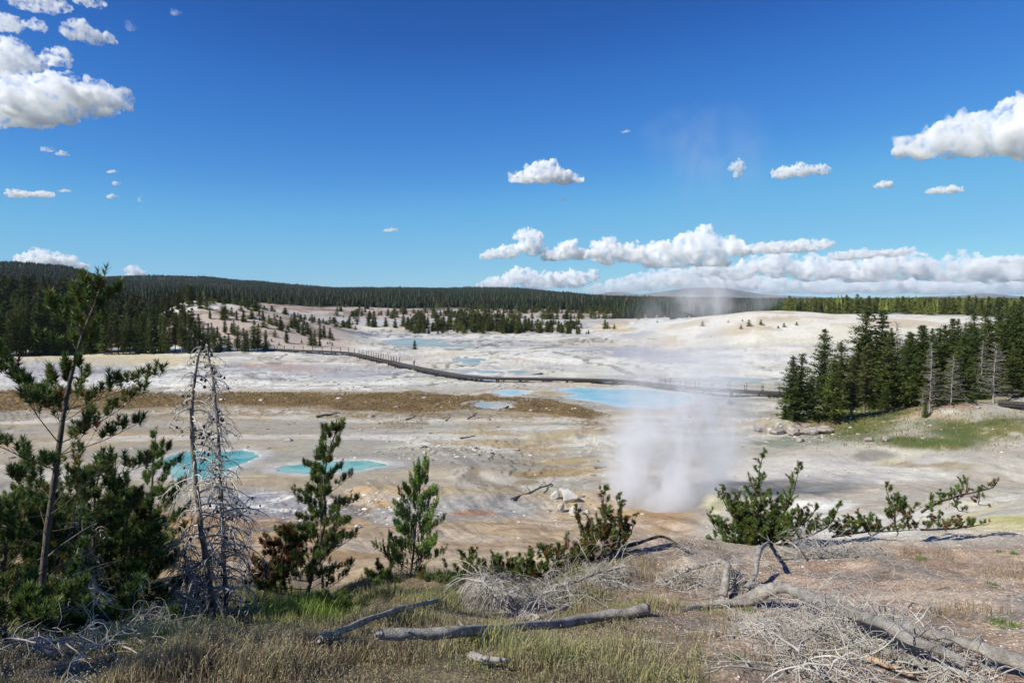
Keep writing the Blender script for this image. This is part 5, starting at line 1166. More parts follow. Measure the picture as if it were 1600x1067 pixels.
col = dry*(1-green)+grn*green; col = col*rg.uniform(0.7, 1.25, (n, 1))
h = rg.uniform(0.04, 0.20, n)*(0.75+0.75*green[:, 0])*(0.25+1.3*sm(0.3, 0.7, fbm(P[:, 0]*1.3, P[:, 1]*1.3, 3, 204))); w = 0.0016*P[:, 1]**0.45*rg.uniform(0.6, 1.1, n)
print('grass blades', n)
blades('grass', 'dry tan and green grass covering the left and centre of the bluff', P-[0, 0, 0.01], h, w, col, seeds=0.09, seedcol=(0.42, 0.37, 0.24))
# -- sparse dry tussocks on the gravel at the right
def tuss(spots, name, label, col0, seeds=0.2, hh=0.2, spread=0.10, per=170):
    Ps, Cs = [], []
    for (a, b, s) in spots:
        g = G(a, b, 4.5); k = int(per*s); rr = rg.normal(0, spread*s, (k, 2)); x = g[0]+rr[:, 0]; y = g[1]+rr[:, 1]; Ps.append(np.stack([x, y, H(x, y)-0.01], 1))
    P = np.concatenate(Ps); n = len(P); col = np.asarray(col0)*rg.uniform(0.7, 1.3, (n, 1)); blades(name, label, P, rg.uniform(0.4, 1.1, n)*hh, np.full(n, 0.0035), col, lean=0.4, seeds=seeds)
tuss([(1470,962,1.0),(1585,893,1.6),(1020,895,1.4),(1005,880,1.2),(985,905,1.0),(1030,905,0.9),(1560,900,1.2),(1600,905,1.5),(1425,865,0.7),(1475,868,0.8),(1130,975,0.7),(1100,1000,0.9),(1190,1050,1.0),(1290,1058,0.9),(1060,905,0.8),(1530,958,1.1),(1430,1060,1.2),(1380,905,0.5),(1030,950,1.0),(1010,940,1.2)],
     'dry_grass', 'dry straw coloured tussocks dotted over the bare gravel', (0.30, 0.225, 0.14), hh=0.20, spread=0.16, per=110)
tuss([(1440,875,0.8),(1585,866,0.4),(1550,914,0.5),(1560,862,0.4),(1170,955,0.5),(1385,1040,0.4),(1215,1055,0.5),(1150,1035,0.5),(1205,885,0.35),(1580,980,0.6),(1560,975,0.5)],
     'weeds', 'small fresh green weeds on the gravel', (0.11, 0.20, 0.035), seeds=0, hh=0.09, spread=0.09)
# -- faded grass on far flats and the brown band
def fd(x, y, px, py):
    b = ((py > np.interp(px, [0, 330, 560, 700, 860, 960], [610, 613, 613, 617, 624, 650])) & (py < np.interp(px, [0, 340, 660, 740, 850, 960], [644, 632, 645, 640, 646, 660])) & (px < 955))*0.9
    f2 = fbm(x*0.4, y*0.4, 5, 112)
    s = (np.exp(-((px-820)/90)**2-((py-748)/28)**2)+np.exp(-((px-640)/140)**2-((py-656)/12)**2)+np.exp(-((px-885)/30)**2-((py-788)/22)**2)+0.8*np.exp(-((px-1450)/110)**2-((py-727)/6)**2))*sm(0.46, 0.58, f2)
    m = (np.exp(-((px-1355)/90)**2-((py-662)/28)**2)+np.exp(-((px-1550)/100)**2-((py-672)/22)**2)+np.exp(-((px-1470)/80)**2-((py-692)/9)**2))*2.2
    g = (np.exp(-((px-790)/130)**2-((py-822)/8)**2)*0.8+np.exp(-((px-690)/160)**2-((py-763)/4)**2)+0.35*np.exp(-((px-550)/200)**2-((py-815)/12)**2))*sm(0.44, 0.54, f2)
    return np.clip(b*1.0+s+m+g+0.012, 0, 1)
P, px, py = scatter(150000, 30, 118, -0.82, 0.82, fd)
n = len(P); mead = ((px > 1250) & (py > 625) & (py < 705))[:, None]; q = rg.random((n, 1))
col = np.where(mead, np.where(q < 0.6, [[0.13, 0.17, 0.04]], [[0.24, 0.21, 0.09]]), np.where(q < 0.6, [[0.20, 0.13, 0.058]], [[0.27, 0.195, 0.10]]))*rg.uniform(0.65, 1.3, (n, 1))
blades('dry_grass', 'brown sedge band and scattered faded grass on the basin flats', P, rg.uniform(0.08, 0.30, n)*np.where(mead[:, 0], 1.6, 1.0)*np.clip(P[:, 1]/80, 0.5, 1.2), np.full(n, 0.03)*P[:, 1]/90, col, lean=0.5)
# -- stones and broken crust
import bmesh
def rock_src(seed, sub=1):
    bm = bmesh.new(); bmesh.ops.create_icosphere(bm, subdivisions=sub, radius=1); r = np.random.default_rng(seed)
    V = np.array([v.co[:] for v in bm.verts]); F = np.array([[v.index for v in f.verts] for f in bm.faces]); bm.free()
    V = V*(1+r.normal(0, 0.16, (len(V), 1))); return V, F
def stones(name, label, P, s, col, mat, flat=0.5):
    src = [rock_src(k) for k in range(5)]; Vs, Fs, Cs, n0 = [], [], [], 0
    k = rg.integers(0, 5, len(P)); a = rg.uniform(0, 6.28, len(P))
    for t in range(5):
        m = k == t; V, F = src[t]; c, s_ = np.cos(a[m])[:, None], np.sin(a[m])[:, None]; sc = s[m][:, None]
        el = rg.uniform(0.7, 1.5, (m.sum(), 1))
        W = np.stack([(V[None, :, 0]*c*el-V[None, :, 1]*s_)*sc+P[m][:, 0:1], (V[None, :, 0]*s_*el+V[None, :, 1]*c)*sc+P[m][:, 1:2], V[None, :, 2]*sc*flat+P[m][:, 2:3]], -1)
        Vs.append(W.reshape(-1, 3)); Fs.append((F[None]+(np.arange(m.sum())*len(V))[:, None, None]).reshape(-1, 3)+n0); Cs.append(np.repeat(col[m], len(V), 0)); n0 += len(Vs[-1])
    o = mesh_np(name, np.concatenate(Vs), np.concatenate(Fs), mat, None, False, color=np.concatenate(Cs)); tag(o, label, 'stones', None, 'stuff'); return o
M_stone = noisy('stones', (0.75, 0.75, 0.75), (1.2, 1.2, 1.2), scale=3, rough=0.9, vcol=True, bump=0.3)
P, px, py = scatter(60000, 3.6, 16.5, -0.2, 0.85, lambda x, y, px, py: sm(930, 1100, px)*0.8*(0.3+0.7*sm(0.4, 0.6, fbm(x*1.5, y*1.5, 3, 211))))
n = len(P); q = rg.random((n, 1)); col = np.where(q < 0.5, [[0.40, 0.30, 0.225]], np.where(q < 0.8, [[0.24, 0.16, 0.115]], [[0.52, 0.46, 0.40]]))*rg.uniform(0.75, 1.2, (n, 1))
stones('gravel', 'loose pinkish gravel of the bare bluff top', P, rg.uniform(0.004, 0.013, n)*(1+1.5*(rg.random(n) > 0.98)), col, M_stone, 0.7)
def sdens(x, y, px, py):
    f = sm(0.52, 0.62, fbm(x*0.25, y*0.25, 4, 212)); g = np.exp(-((px-620)/60)**2-((py-795)/18)**2)*2.2+np.exp(-((px-470)/60)**2-((py-795)/14)**2)*0.8+np.exp(-((px-1250)/60)**2-((py-672)/10)**2)*1.6+np.exp(-((px-700)/100)**2-((py-705)/10)**2)*0.8+np.exp(-((px-890)/60)**2-((py-785)/25)**2)*0.5
    return np.clip(0.05*f+g*0.8+0.003, 0, 1)*(poly_any(x, y) > 0.5)
def poly_any(x, y):
    d = np.full(x.shape, 99.0)
    for P_, k, l in POOLS[:5]: d = np.minimum(d, poly_sdf(x, y, P_))
    return d
P, px, py = scatter(120000, 24, 125, -0.82, 0.82, sdens)
n = len(P); q = rg.random((n, 1)); col = np.where(q < 0.5, [[0.46, 0.43, 0.38]], np.where(q < 0.85, [[0.28, 0.24, 0.20]], [[0.60, 0.58, 0.53]]))*rg.uniform(0.7, 1.15, (n, 1))
stones('stones', 'broken crust plates and stones scattered over the flats', P, rg.gamma(2.0, 0.045, n)*np.clip(P[:, 1]/60, 0.6, 1.4), col, M_stone, 0.5)
# -- dead twigs lying as litter
P, px, py = scatter(9000, 4, 14, -0.55, 0.85, lambda x, y, px, py: 0.25*sm(0.5, 0.6, fbm(x*0.8, y*0.8, 3, 221))+np.exp(-((px-1300)/200)**2-((py-1000)/40)**2)*0.8+np.exp(-((px-870)/150)**2-((py-930)/30)**2)*0.6)
tl = Tubes()
for p in P[:4200]:
    Q = curve(p+[0, 0, 0.012], [rg.normal(), rg.normal(), 0.05], rg.uniform(0.06, 0.32), 5, wander=0.35, r=rg); Q[:, 2] = p[2]+0.008+abs(rg.normal(0, 0.008)); tl.add(Q, taper(rg.uniform(0.0018, 0.004), 0.0012, 5), 3)
tag(tl.build('twig_litter', M_twig, None), 'fine grey twig litter strewn over soil and grass', 'litter', None, 'stuff')

# ------------------------------------------------------------------ boulders and driftwood of the flats
M_boulder = noisy('boulder', (0.30, 0.29, 0.27), (0.58, 0.57, 0.54), scale=1.6, rough=0.95, bump=0.7, bscale=5, detail=10)
def boulder(px, py, wpx, hpx, label, seed, depth=0.8, tilt=0.0, name='boulder', mat=None, group='pale boulders beside the steam vent'):
    g = G(px, py, 20); k = g[1]/FPX; r = np.random.default_rng(seed)
    bm = bmesh.new(); bmesh.ops.create_icosphere(bm, subdivisions=4, radius=1); V = np.array([v.co[:] for v in bm.verts]); F = np.array([[v.index for v in f.verts] for f in bm.faces]); bm.free()
    # faceted: clip by random planes, then roughen
    for _ in range(13):
        nrm = unit(r.normal(size=3)); dd = r.uniform(0.55, 0.85); t = V@nrm; V = V-np.maximum(t-dd, 0)[:, None]*nrm
    V = V+unit(V)*(n3(V, 2.3, seed)*0.22+n3(V, 6.0, seed+3)*0.08)[:, None]
    V = V*np.array([wpx/2*k*1.15, wpx/2*k*depth, hpx/2*k*1.3]); c, s = math.cos(tilt), math.sin(tilt); V = np.stack([V[:, 0]*c-V[:, 2]*s, V[:, 1], V[:, 0]*s+V[:, 2]*c], 1)
    V[:, 2] += hpx*k*0.42; o = mesh_np(name, V, F, mat or M_boulder, None, True); o.location = g; tag(o, label, 'boulder', group); return o
def n3(P, sc, seed):
    x, y, z = (P*sc).T
    return (vnoise(x+z*0.37, y+z*0.71, seed)+vnoise(y*0.9+11, z+x*0.53, seed+1)+vnoise(z*1.1+5, x-y*0.41, seed+2))/3-0.5
boulder(889, 783, 30, 19, 'largest pale grey boulder, tilted, left of the steam', 301, tilt=0.25)
boulder(866, 780, 17, 12, 'small rounded boulder left of the largest one', 302, tilt=0.5)
boulder(876, 800, 15, 14, 'white angular boulder below the largest one', 303)
boulder(901, 804, 25, 16, 'white smooth boulder below and right of the largest one', 304)
boulder(918, 804, 9, 8, 'smallest boulder right of the white smooth one', 305)
boulder(880, 769, 12, 7, 'flat pale boulder behind the largest one', 306)
M_ledge = noisy('ledge_rock', (0.16, 0.12, 0.10), (0.50, 0.46, 0.42), scale=1.4, rough=0.95, bump=0.9, bscale=4, detail=10)
for i, (px_, py_, w_, h_, l) in enumerate([(1215,678,26,9,'left block of the broken rock ledge below the grove'),(1240,680,24,11,'second block of the broken rock ledge'),(1264,679,28,12,'third block of the broken rock ledge'),(1290,677,26,13,'right end block of the broken rock ledge with dark face'),(1250,690,16,6,'low slab in front of the rock ledge'),(1382,690,10,9,'upright pale stone in the meadow'),(1358,690,14,8,'rounded stone in the meadow left of the upright one'),(1185,674,18,7,'small pale block left of the rock ledge')]):
    boulder(px_, py_, w_, h_, l, 320+i, name='rock', mat=M_ledge, group='rocks around the meadow')
def drift(px, py, px2, py2, r0, label, stubs=0, lift=0.0):
    a = G(px, py, 30); b = G(px2, py2, 30); tb = Tubes(); P = np.array([a+(b-a)*t+np.array([0, 0, r0*0.8+lift*t]) for t in np.linspace(0, 1, 8)])-a; P[1:-1] += rg.normal(0, r0*0.3, (6, 3)); tb.add(P, taper(r0, r0*0.5, 8), 7)
    for k in range(stubs):
        p = P[rg.integers(2, 7)]; tb.add(curve(p, [rg.normal(), rg.normal()*0.4, 1.0], 0.9*rg.uniform(0.5, 1.2), 5, r=rg), taper(r0*0.35, 0.02, 5), 4)
    o = tb.build('driftwood', M_wetwood, None); o.location = a; tag(o, label, 'driftwood', 'driftwood on the flats')
M_wetwood = noisy('old_wood', (0.09, 0.075, 0.06), (0.26, 0.22, 0.18), scale=2, rough=0.9)
drift(494,653,530,647,0.16,'long thin driftwood log on the flat above the teal pools')
drift(731,656,745,653,0.13,'branched driftwood right of the brown grass band',6,0.4)
drift(634,657,650,655,0.12,'dark stump like driftwood left of the branched one',5,0.3)
drift(696,658,703,656,0.10,'small driftwood between stump and branched piece',4,0.2)
drift(719,686,742,682,0.10,'straight thin driftwood stick on the pale crust')
drift(929,733,948,731,0.12,'dark short log left of the steam')
drift(800,783,862,758,0.10,'bleached bare sapling lying in the gully left of the boulders',5)
drift(586,838,640,828,0.04,'thin dry stick on the orange slope')

# ------------------------------------------------------------------ two visitors on the boardwalk
def person(px, py, zdeck, hpx, label, shirt, legs, heading=0.3, skin=(0.42, 0.26, 0.19), hair=(0.05, 0.035, 0.025), pack=None, hat=None):
    a, b = direction(px, py); Y = (zdeck-CAMZ)/b; hgt = hpx*Y/FPX; k = hgt/1.75; root = empty('person', (a*Y, Y, zdeck+0.03), heading); tag(root, label, 'person')
    def skinned(name, pts, edges, mat, sub=2):
        me = bpy.data.meshes.new(name); me.from_pydata([(x*k, y*k, z*k) for x, y, z, r_ in pts], edges, []); o = bpy.data.objects.new(name, me); COL.objects.link(o)
        m = o.modifiers.new('s', 'SKIN'); m.use_smooth_shade = True
        for v, p in zip(me.skin_vertices[0].data, pts): v.radius = (p[3]*k, p[3]*k*0.85)
        me.skin_vertices[0].data[0].use_root = True
        s = o.modifiers.new('d', 'SUBSURF'); s.levels = sub; s.render_levels = sub
        dg = bpy.context.evaluated_depsgraph_get(); m2 = bpy.data.meshes.new_from_object(o.evaluated_get(dg)); o.modifiers.clear(); o.data = m2; m2.materials.clear(); m2.materials.append(mat); o.parent = root; return o
    body = [(0,0,.96,.13),(0,0,1.14,.12),(0,.01,1.32,.15),(0,.01,1.46,.08),(0,0,1.53,.052),(0,-.005,1.60,.07),(0,-.01,1.68,.075),
            (.17,0,1.40,.055),(.22,-.02,1.14,.042),(.15,-.18,1.02,.034),(.11,-.25,1.04,.03),(-.17,0,1.40,.055),(-.22,-.01,1.14,.042),(-.16,-.17,1.02,.034),(-.12,-.24,1.04,.03),
            (.10,0,.88,.09),(.11,-.01,.48,.058),(.12,.03,.08,.042),(.12,-.12,.035,.035),(-.10,0,.88,.09),(-.12,.02,.48,.058),(-.13,.05,.08,.042),(-.13,-.10,.035,.035)]
    ed = [(0,1),(1,2),(2,3),(3,4),(4,5),(5,6),(2,7),(7,8),(8,9),(9,10),(2,11),(11,12),(12,13),(13,14),(0,15),(15,16),(16,17),(17,18),(0,19),(19,20),(20,21),(21,22)]
    def pm(n_, c): return noisy(n_, tuple(v*0.85 for v in c), tuple(min(1, v*1.15) for v in c), scale=8, rough=0.85)
    skinned('body', body, ed, pm('skin', skin))
    skinned('shirt', [(0,.0,1.0,.15),(0,0,1.16,.145),(0,.01,1.33,.172),(0,.01,1.45,.095),(.175,0,1.40,.075),(.215,-.01,1.2,.06),(-.175,0,1.40,.075),(-.215,-.01,1.2,.06)], [(0,1),(1,2),(2,3),(2,4),(4,5),(2,6),(6,7)], pm('shirt_cloth', shirt))
    skinned('trousers', [(0,0,.99,.14),(.10,0,.86,.105),(.11,-.01,.50,.075),(.12,.03,.12,.058),(-.10,0,.86,.105),(-.12,.02,.50,.075),(-.13,.05,.12,.058)], [(0,1),(1,2),(2,3),(0,4),(4,5),(5,6)], pm('trouser_cloth', legs))
    skinned('hair', [(0,.03,1.66,.075),(0,.01,1.72,.078)], [(0,1)], pm('hair', hair if hat is None else hat))
    if pack: skinned('backpack', [(0,.20,1.12,.11),(0,.20,1.36,.10)], [(0,1)], pm('backpack_cloth', pack))
person(647, 572.5, 0.78, 13.8, 'person in a pale shirt and dark trousers standing on the boardwalk', (0.66, 0.68, 0.72), (0.04, 0.045, 0.07), 0.2, hat=(0.05, 0.06, 0.10))
person(1021, 599.0, 0.78, 10.5, 'person in white clothes on the boardwalk where the steam crosses it', (0.72, 0.72, 0.70), (0.60, 0.58, 0.54), 1.2)
# ------------------------------------------------------------------ steam: real vapour in closed shells
def steam_obj(name, label, pts, radii, dens, scale, seed=0, lo=0.42, hi=0.62, col=(0.94, 0.945, 0.965), step=0.0, fall=None):
    """vapour around a path of points; density falls off from the axis and is torn by noise"""
    P = np.asarray(pts, float); org = P[0].copy()
    tb = Tubes(); S = smooth_path(P-org, 22); rr = np.interp(np.linspace(0, 1, 22), np.linspace(0, 1, len(radii)), radii)*1.0
    tb.add(S, rr, 20); o = tb.build(name, None, None, True)
    # close both ends
    bm = bmesh.new(); bm.from_mesh(o.data); be = [e for e in bm.edges if len(e.link_faces) == 1]; bmesh.ops.holes_fill(bm, edges=be, sides=0); bmesh.ops.recalc_face_normals(bm, faces=bm.faces); bm.to_mesh(o.data); bm.free()
    o.location = org
    m = bpy.data.materials.new(name+'_vapour'); m.use_nodes = True; nt = m.node_tree; L = nt.links
    for n_ in list(nt.nodes):
        if n_.type != 'OUTPUT_MATERIAL': nt.nodes.remove(n_)
    out = nt.nodes[0]; v = nt.nodes.new('ShaderNodeVolumePrincipled'); v.inputs['Color'].default_value = (*col, 1); v.inputs['Anisotropy'].default_value = 0.1
    tc = nt.nodes.new('ShaderNodeTexCoord'); sp = nt.nodes.new('ShaderNodeSeparateXYZ'); L.new(tc.outputs['Object'], sp.inputs[0])
    def math_(op, a, b=None, clamp=False):
        n_ = nt.nodes.new('ShaderNodeMath'); n_.operation = op; n_.use_clamp = clamp
        for i_, q in enumerate((a, b)):
            if q is None: continue
            if isinstance(q, (int, float)): n_.inputs[i_].default_value = q
            else: L.new(q, n_.inputs[i_])
        return n_.outputs[0]
    # axis position and radius as functions of height, by float curves
    z0, z1 = S[:, 2].min(), S[:, 2].max(); zn = math_('DIVIDE', math_('SUBTRACT', sp.outputs[2], z0), z1-z0, True)
    order = np.argsort(S[:, 2])
    def fcurve(vals):
        lo_, hi_ = float(np.min(vals)), float(np.max(vals)); hi_ = hi_ if hi_-lo_ > 1e-3 else lo_+1e-3
        c = nt.nodes.new('ShaderNodeFloatCurve'); cu = c.mapping.curves[0]; zz = (S[order, 2]-z0)/(z1-z0); idx = np.linspace(0, len(zz)-1, 9).astype(int)
        for k_, i_ in enumerate(idx):
            loc = (float(zz[i_]), float((vals[order][i_]-lo_)/(hi_-lo_)))
            if k_ == 0: cu.points[0].location = loc
            elif k_ == len(idx)-1: cu.points[1].location = loc
            else: cu.points.new(*loc)
        c.mapping.update(); L.new(zn, c.inputs['Value']); return math_('ADD', math_('MULTIPLY', c.outputs[0], hi_-lo_), lo_)
    cx, cy, cr = fcurve(S[:, 0]), fcurve(S[:, 1]), fcurve(rr)
    dx = math_('SUBTRACT', sp.outputs[0], cx); dy = math_('SUBTRACT', sp.outputs[1], cy)
    rad = math_('DIVIDE', math_('SQRT', math_('ADD', math_('MULTIPLY', dx, dx), math_('MULTIPLY', dy, dy))), cr)
    no = nt.nodes.new('ShaderNodeTexNoise'); no.inputs['Scale'].default_value = scale; no.inputs['Detail'].default_value = 3.5; no.inputs['Roughness'].default_value = 0.55
    try: no.inputs['Distortion'].default_value = 0.6
    except Exception: pass
    mp = nt.nodes.new('ShaderNodeMapping'); mp.inputs['Location'].default_value = (seed*3.1, seed*1.7, 0); mp.inputs['Scale'].default_value = (1, 1, 0.7); L.new(tc.outputs['Object'], mp.inputs[0]); L.new(mp.outputs[0], no.inputs['Vector'])
    mr = nt.nodes.new('ShaderNodeMapRange'); mr.inputs[1].default_value = lo; mr.inputs[2].default_value = hi; L.new(no.outputs[0], mr.inputs[0])
    edge = nt.nodes.new('ShaderNodeMapRange'); edge.interpolation_type = 'SMOOTHSTEP'; edge.inputs[1].default_value = 0.98; edge.inputs[2].default_value = 0.35; L.new(rad, edge.inputs[0])
    prof = nt.nodes.new('ShaderNodeFloatCurve'); cu = prof.mapping.curves[0]; fl = fall or [(0, 1), (0.5, 0.5), (1, 0)]
    cu.points[0].location = fl[0]; cu.points[1].location = fl[-1]
    for q in fl[1:-1]: cu.points.new(*q)
    prof.mapping.update(); L.new(zn, prof.inputs['Value'])
    L.new(math_('MULTIPLY', math_('MULTIPLY', math_('MULTIPLY', mr.outputs[0], edge.outputs[0]), prof.outputs[0]), dens), v.inputs['Density'])
    L.new(v.outputs[0], out.inputs['Volume']); o.data.materials.clear(); o.data.materials.append(m)
    tag(o, label, 'steam', None, 'stuff'); return o
D0 = 43.0
def sp_(px, py, d=D0): return at(px, py, d)
steam_obj('steam', 'thick white steam column boiling up from the vent in the middle distance', [sp_(1030,812), sp_(1032,770), sp_(1044,720), sp_(1058,670), sp_(1062,630), sp_(1066,560), sp_(1078,480), sp_(1095,400)],
          [2.2, 4.4, 5.2, 5.8, 5.8, 5.4, 4.6, 3.4], 1.35, 0.50, seed=1, lo=0.40, hi=0.66, fall=[(0, 0.8), (0.08, 0.95), (0.28, 0.68), (0.42, 0.40), (0.55, 0.22), (0.72, 0.12), (0.88, 0.05), (1, 0.0)])
steam_obj('steam', 'thin high wisps of steam drifting up against the blue sky', [sp_(1060,560), sp_(1080,470), sp_(1110,380), sp_(1130,300), sp_(1110,240), sp_(1085,165)],
          [3.0, 3.4, 3.6, 4.2, 5.2, 4.6], 0.065, 0.60, seed=2, lo=0.44, hi=0.72, fall=[(0, 0.0), (0.15, 0.5), (0.5, 0.22), (0.66, 0.35), (0.8, 0.9), (0.93, 0.6), (1, 0.0)])
steam_obj('steam', 'distant steam plume in front of the dark forest left of the white dune', [sp_(1100,497,300), sp_(1105,480,300), sp_(1100,462,300), sp_(1110,440,300), sp_(1130,415,300)],
          [12, 16, 17, 16, 12], 0.07, 0.12, seed=3, lo=0.40, hi=0.68, fall=[(0, 0.8), (0.35, 0.8), (0.6, 0.4), (0.8, 0.15), (1, 0)])
steam_obj('steam', 'thin veil of distant steam to the right of the plume at the forest edge', [sp_(1165,494,310), sp_(1180,478,310), sp_(1200,462,310), sp_(1215,450,310)],
          [8, 12, 14, 10], 0.045, 0.10, seed=4, lo=0.36, hi=0.66, fall=[(0, 0.9), (0.5, 0.5), (1, 0)])
steam_obj('steam', 'small white puff of steam right behind the dune crest', [sp_(1405,503,270), sp_(1402,496,270), sp_(1398,488,270)], [3, 6, 5], 0.5, 0.25, seed=5, lo=0.34, hi=0.6, fall=[(0, 1), (0.6, 0.5), (1, 0)])
steam_obj('steam', 'tiny white puff of steam before the forest near the right edge', [sp_(1492,503,270), sp_(1490,498,270), sp_(1487,492,270)], [3, 4, 3], 0.5, 0.3, seed=6, lo=0.34, hi=0.6, fall=[(0, 1), (0.6, 0.5), (1, 0)])
SC.cycles.volume_step_rate = 2.0; SC.cycles.volume_max_steps = 128

# ------------------------------------------------------------------ the air itself
def haze():
    m = bpy.data.materials.new('thin_air'); m.use_nodes = True; nt = m.node_tree
    for n_ in list(nt.nodes):
        if n_.type != 'OUTPUT_MATERIAL': nt.nodes.remove(n_)
    v = nt.nodes.new('ShaderNodeVolumePrincipled'); v.inputs['Color'].default_value = (0.62, 0.78, 1.0, 1); v.inputs['Density'].default_value = 3.2e-5; v.inputs['Anisotropy'].default_value = 0.0
    nt.links.new(v.outputs[0], nt.nodes[0].inputs['Volume'])
    z0, z1 = float(Z.min())-12, max(210.0, float(Z.max())+30)
    b = Tubes(); b.box((0, 0, (z0+z1)/2), (40000, 40000, z1-z0)); o = b.build('haze', m, None, False); tag(o, 'thin blue summer haze over the basin', None, None, 'stuff')
haze()
# ------------------------------------------------------------------ clouds: fractal closed shells filled with even vapour
def cloud_material(dens, size, tear, feat=1.5):
    m = bpy.data.materials.new('cloud_vapour'); m.use_nodes = True; nt = m.node_tree
    for n in list(nt.nodes):
        if n.type != 'OUTPUT_MATERIAL': nt.nodes.remove(n)
    v = nt.nodes.new('ShaderNodeVolumePrincipled'); v.inputs['Color'].default_value = (1, 1, 1, 1)
    v.inputs['Anisotropy'].default_value = 0.0; L = nt.links
    tc = nt.nodes.new('ShaderNodeTexCoord'); no = nt.nodes.new('ShaderNodeTexNoise'); no.inputs['Scale'].default_value = feat/size; no.inputs['Detail'].default_value = 5.0; no.inputs['Roughness'].default_value = 0.62
    L.new(tc.outputs['Object'], no.inputs['Vector'])
    mr = nt.nodes.new('ShaderNodeMapRange'); mr.inputs[1].default_value = tear[0]; mr.inputs[2].default_value = tear[1]; mr.inputs[3].default_value = 0.0; mr.inputs[4].default_value = dens
    L.new(no.outputs[0], mr.inputs[0]); L.new(mr.outputs[0], v.inputs['Density'])
    L.new(v.outputs[0], [n for n in nt.nodes if n.type == 'OUTPUT_MATERIAL'][0].inputs['Volume'])
    return m
def n3(P, sc, seed):
    x, y, z = (P*sc).T
    return (vnoise(x+z*0.37, y+z*0.71, seed)+vnoise(y*0.9+11, z+x*0.53, seed+1)+vnoise(z*1.1+5, x-y*0.41, seed+2))/3-0.5
def cloud(lobes, dist, label, seed=0, wisp=False, flat=0.35, dens=1.0, res=34, thick=0.8, sub=3, name='cloud'):
    """lobes: (px, py, half width, half height) puffs in a group, all at their own true distance"""
    r = np.random.default_rng(seed+100)
    me = bpy.data.meshes.new('tmp'); Vs = []; Fs = []; n = 0
    import bmesh
    bm = bmesh.new(); bmesh.ops.create_icosphere(bm, subdivisions=2, radius=1.0)
    bm.verts.ensure_lookup_table()
    SV = np.array([v.co[:] for v in bm.verts]); SF = np.array([[v.index for v in f.verts] for f in bm.faces]); bm.free()
    k = dist/FPX; lobes = [(a_, b_+0.16*d_+3, c_, d_) for a_, b_, c_, d_ in lobes]
    ctr = at(np.mean([l[0] for l in lobes]), np.mean([l[1] for l in lobes]), dist)
    top = 0
    for (px, py, rx, ry) in lobes:
        base = at(px, py, dist)
        # one flattened core plus puffs over its upper half
        def put(c, s):
            nonlocal n
            Vs.append(SV*s+c); Fs.append(SF+n); n += len(SV)
        ryd = max(rx, ry)*thick*k
        put(base, np.array([rx*k*0.82, ryd*0.8, ry*k*0.72]))
        m = 5 if wisp else int(12+min(30, rx*0.8))
        for q in range(m):
            a = r.uniform(0, 2*np.pi); e = r.uniform(-0.3, 1)*np.pi/2
            c = base+np.array([math.cos(a)*math.cos(e)*rx*0.8, math.sin(a)*math.cos(e)*max(rx, ry)*thick*0.8, math.sin(e)*ry*0.66])*k
            s = r.uniform(0.16, 0.50)*ry*k
            put(c, np.array([s*r.uniform(1, 1.6), s*1.3, s]))
    V = np.concatenate(Vs)-ctr; F = np.concatenate(Fs)
    bot = V[:, 2].min(); hgt = V[:, 2].max()-bot
    zf = bot+hgt*0.16
    V[:, 2] = np.where(V[:, 2] < zf, zf+(V[:, 2]-zf)*flat, V[:, 2])
    me.from_pydata(V.tolist(), [], F.tolist())
    o = bpy.data.objects.new(name, me); COL.objects.link(o)
    size = max(V.max(0)-V.min(0))
    md = o.modifiers.new('r', 'REMESH'); md.mode = 'VOXEL'; vox = max(min(l[3] for l in lobes)*k/7.0, size/150); md.voxel_size = vox
    dg = bpy.context.evaluated_depsgraph_get(); ev = o.evaluated_get(dg); m2 = bpy.data.meshes.new_from_object(ev)
    o.modifiers.clear(); o.data = m2
    if False:
        md = o.modifiers.new('s', 'SUBSURF'); md.levels = 1; md.render_levels = 1
        dg = bpy.context.evaluated_depsgraph_get(); m2 = bpy.data.meshes.new_from_object(o.evaluated_get(dg)); o.modifiers.clear(); o.data = m2
    nv = len(m2.vertices); P = np.empty(nv*3); m2.vertices.foreach_get('co', P); P = P.reshape(-1, 3)
    hs = np.mean([l[3] for l in lobes])*k
    def push(m2, octs):
        nv = len(m2.vertices); P = np.empty(nv*3); m2.vertices.foreach_get('co', P); P = P.reshape(-1, 3)
        for a, f in octs:
            Nn = np.empty(nv*3); m2.vertices.foreach_get('normal', Nn); Nn = Nn.reshape(-1, 3)
            d = n3(P, f/(hs*2), seed+int(f))
            d = (np.abs(d)*2.6-0.22) if not wisp else d*1.6
            low = sm(zf, zf+hgt*0.3, P[:, 2])*0.6+0.4
            P = P+Nn*(d*a*hs*1.3*low)[:, None]
            m2.vertices.foreach_set('co', P.ravel()); m2.update()
    push(m2, ((0.45, 2.2), (0.3, 4.6)))
    if not wisp:                        # a second remesh removes the folds the billows made
        md = o.modifiers.new('r', 'REMESH'); md.mode = 'VOXEL'; md.voxel_size = max(vox*0.5, size/300)
        dg = bpy.context.evaluated_depsgraph_get(); m2 = bpy.data.meshes.new_from_object(o.evaluated_get(dg)); o.modifiers.clear(); o.data = m2
    push(m2, ((0.22, 9.0), (0.12, 19.0)))
    if not wisp:
        md = o.modifiers.new('r', 'REMESH'); md.mode = 'VOXEL'; md.voxel_size = max(vox*0.45, size/340)
        dg = bpy.context.evaluated_depsgraph_get(); m2 = bpy.data.meshes.new_from_object(o.evaluated_get(dg)); o.modifiers.clear(); o.data = m2
    m2.polygons.foreach_set('use_smooth', np.full(len(m2.polygons), True))
    m2.materials.clear()
    m2.materials.append(cloud_material(dens*6.5/hs, hs, (0.47, 0.68) if wisp else (0.455, 0.60), 0.55 if wisp else 1.5))
    o.location = ctr
    o['kind'] = 'structure'
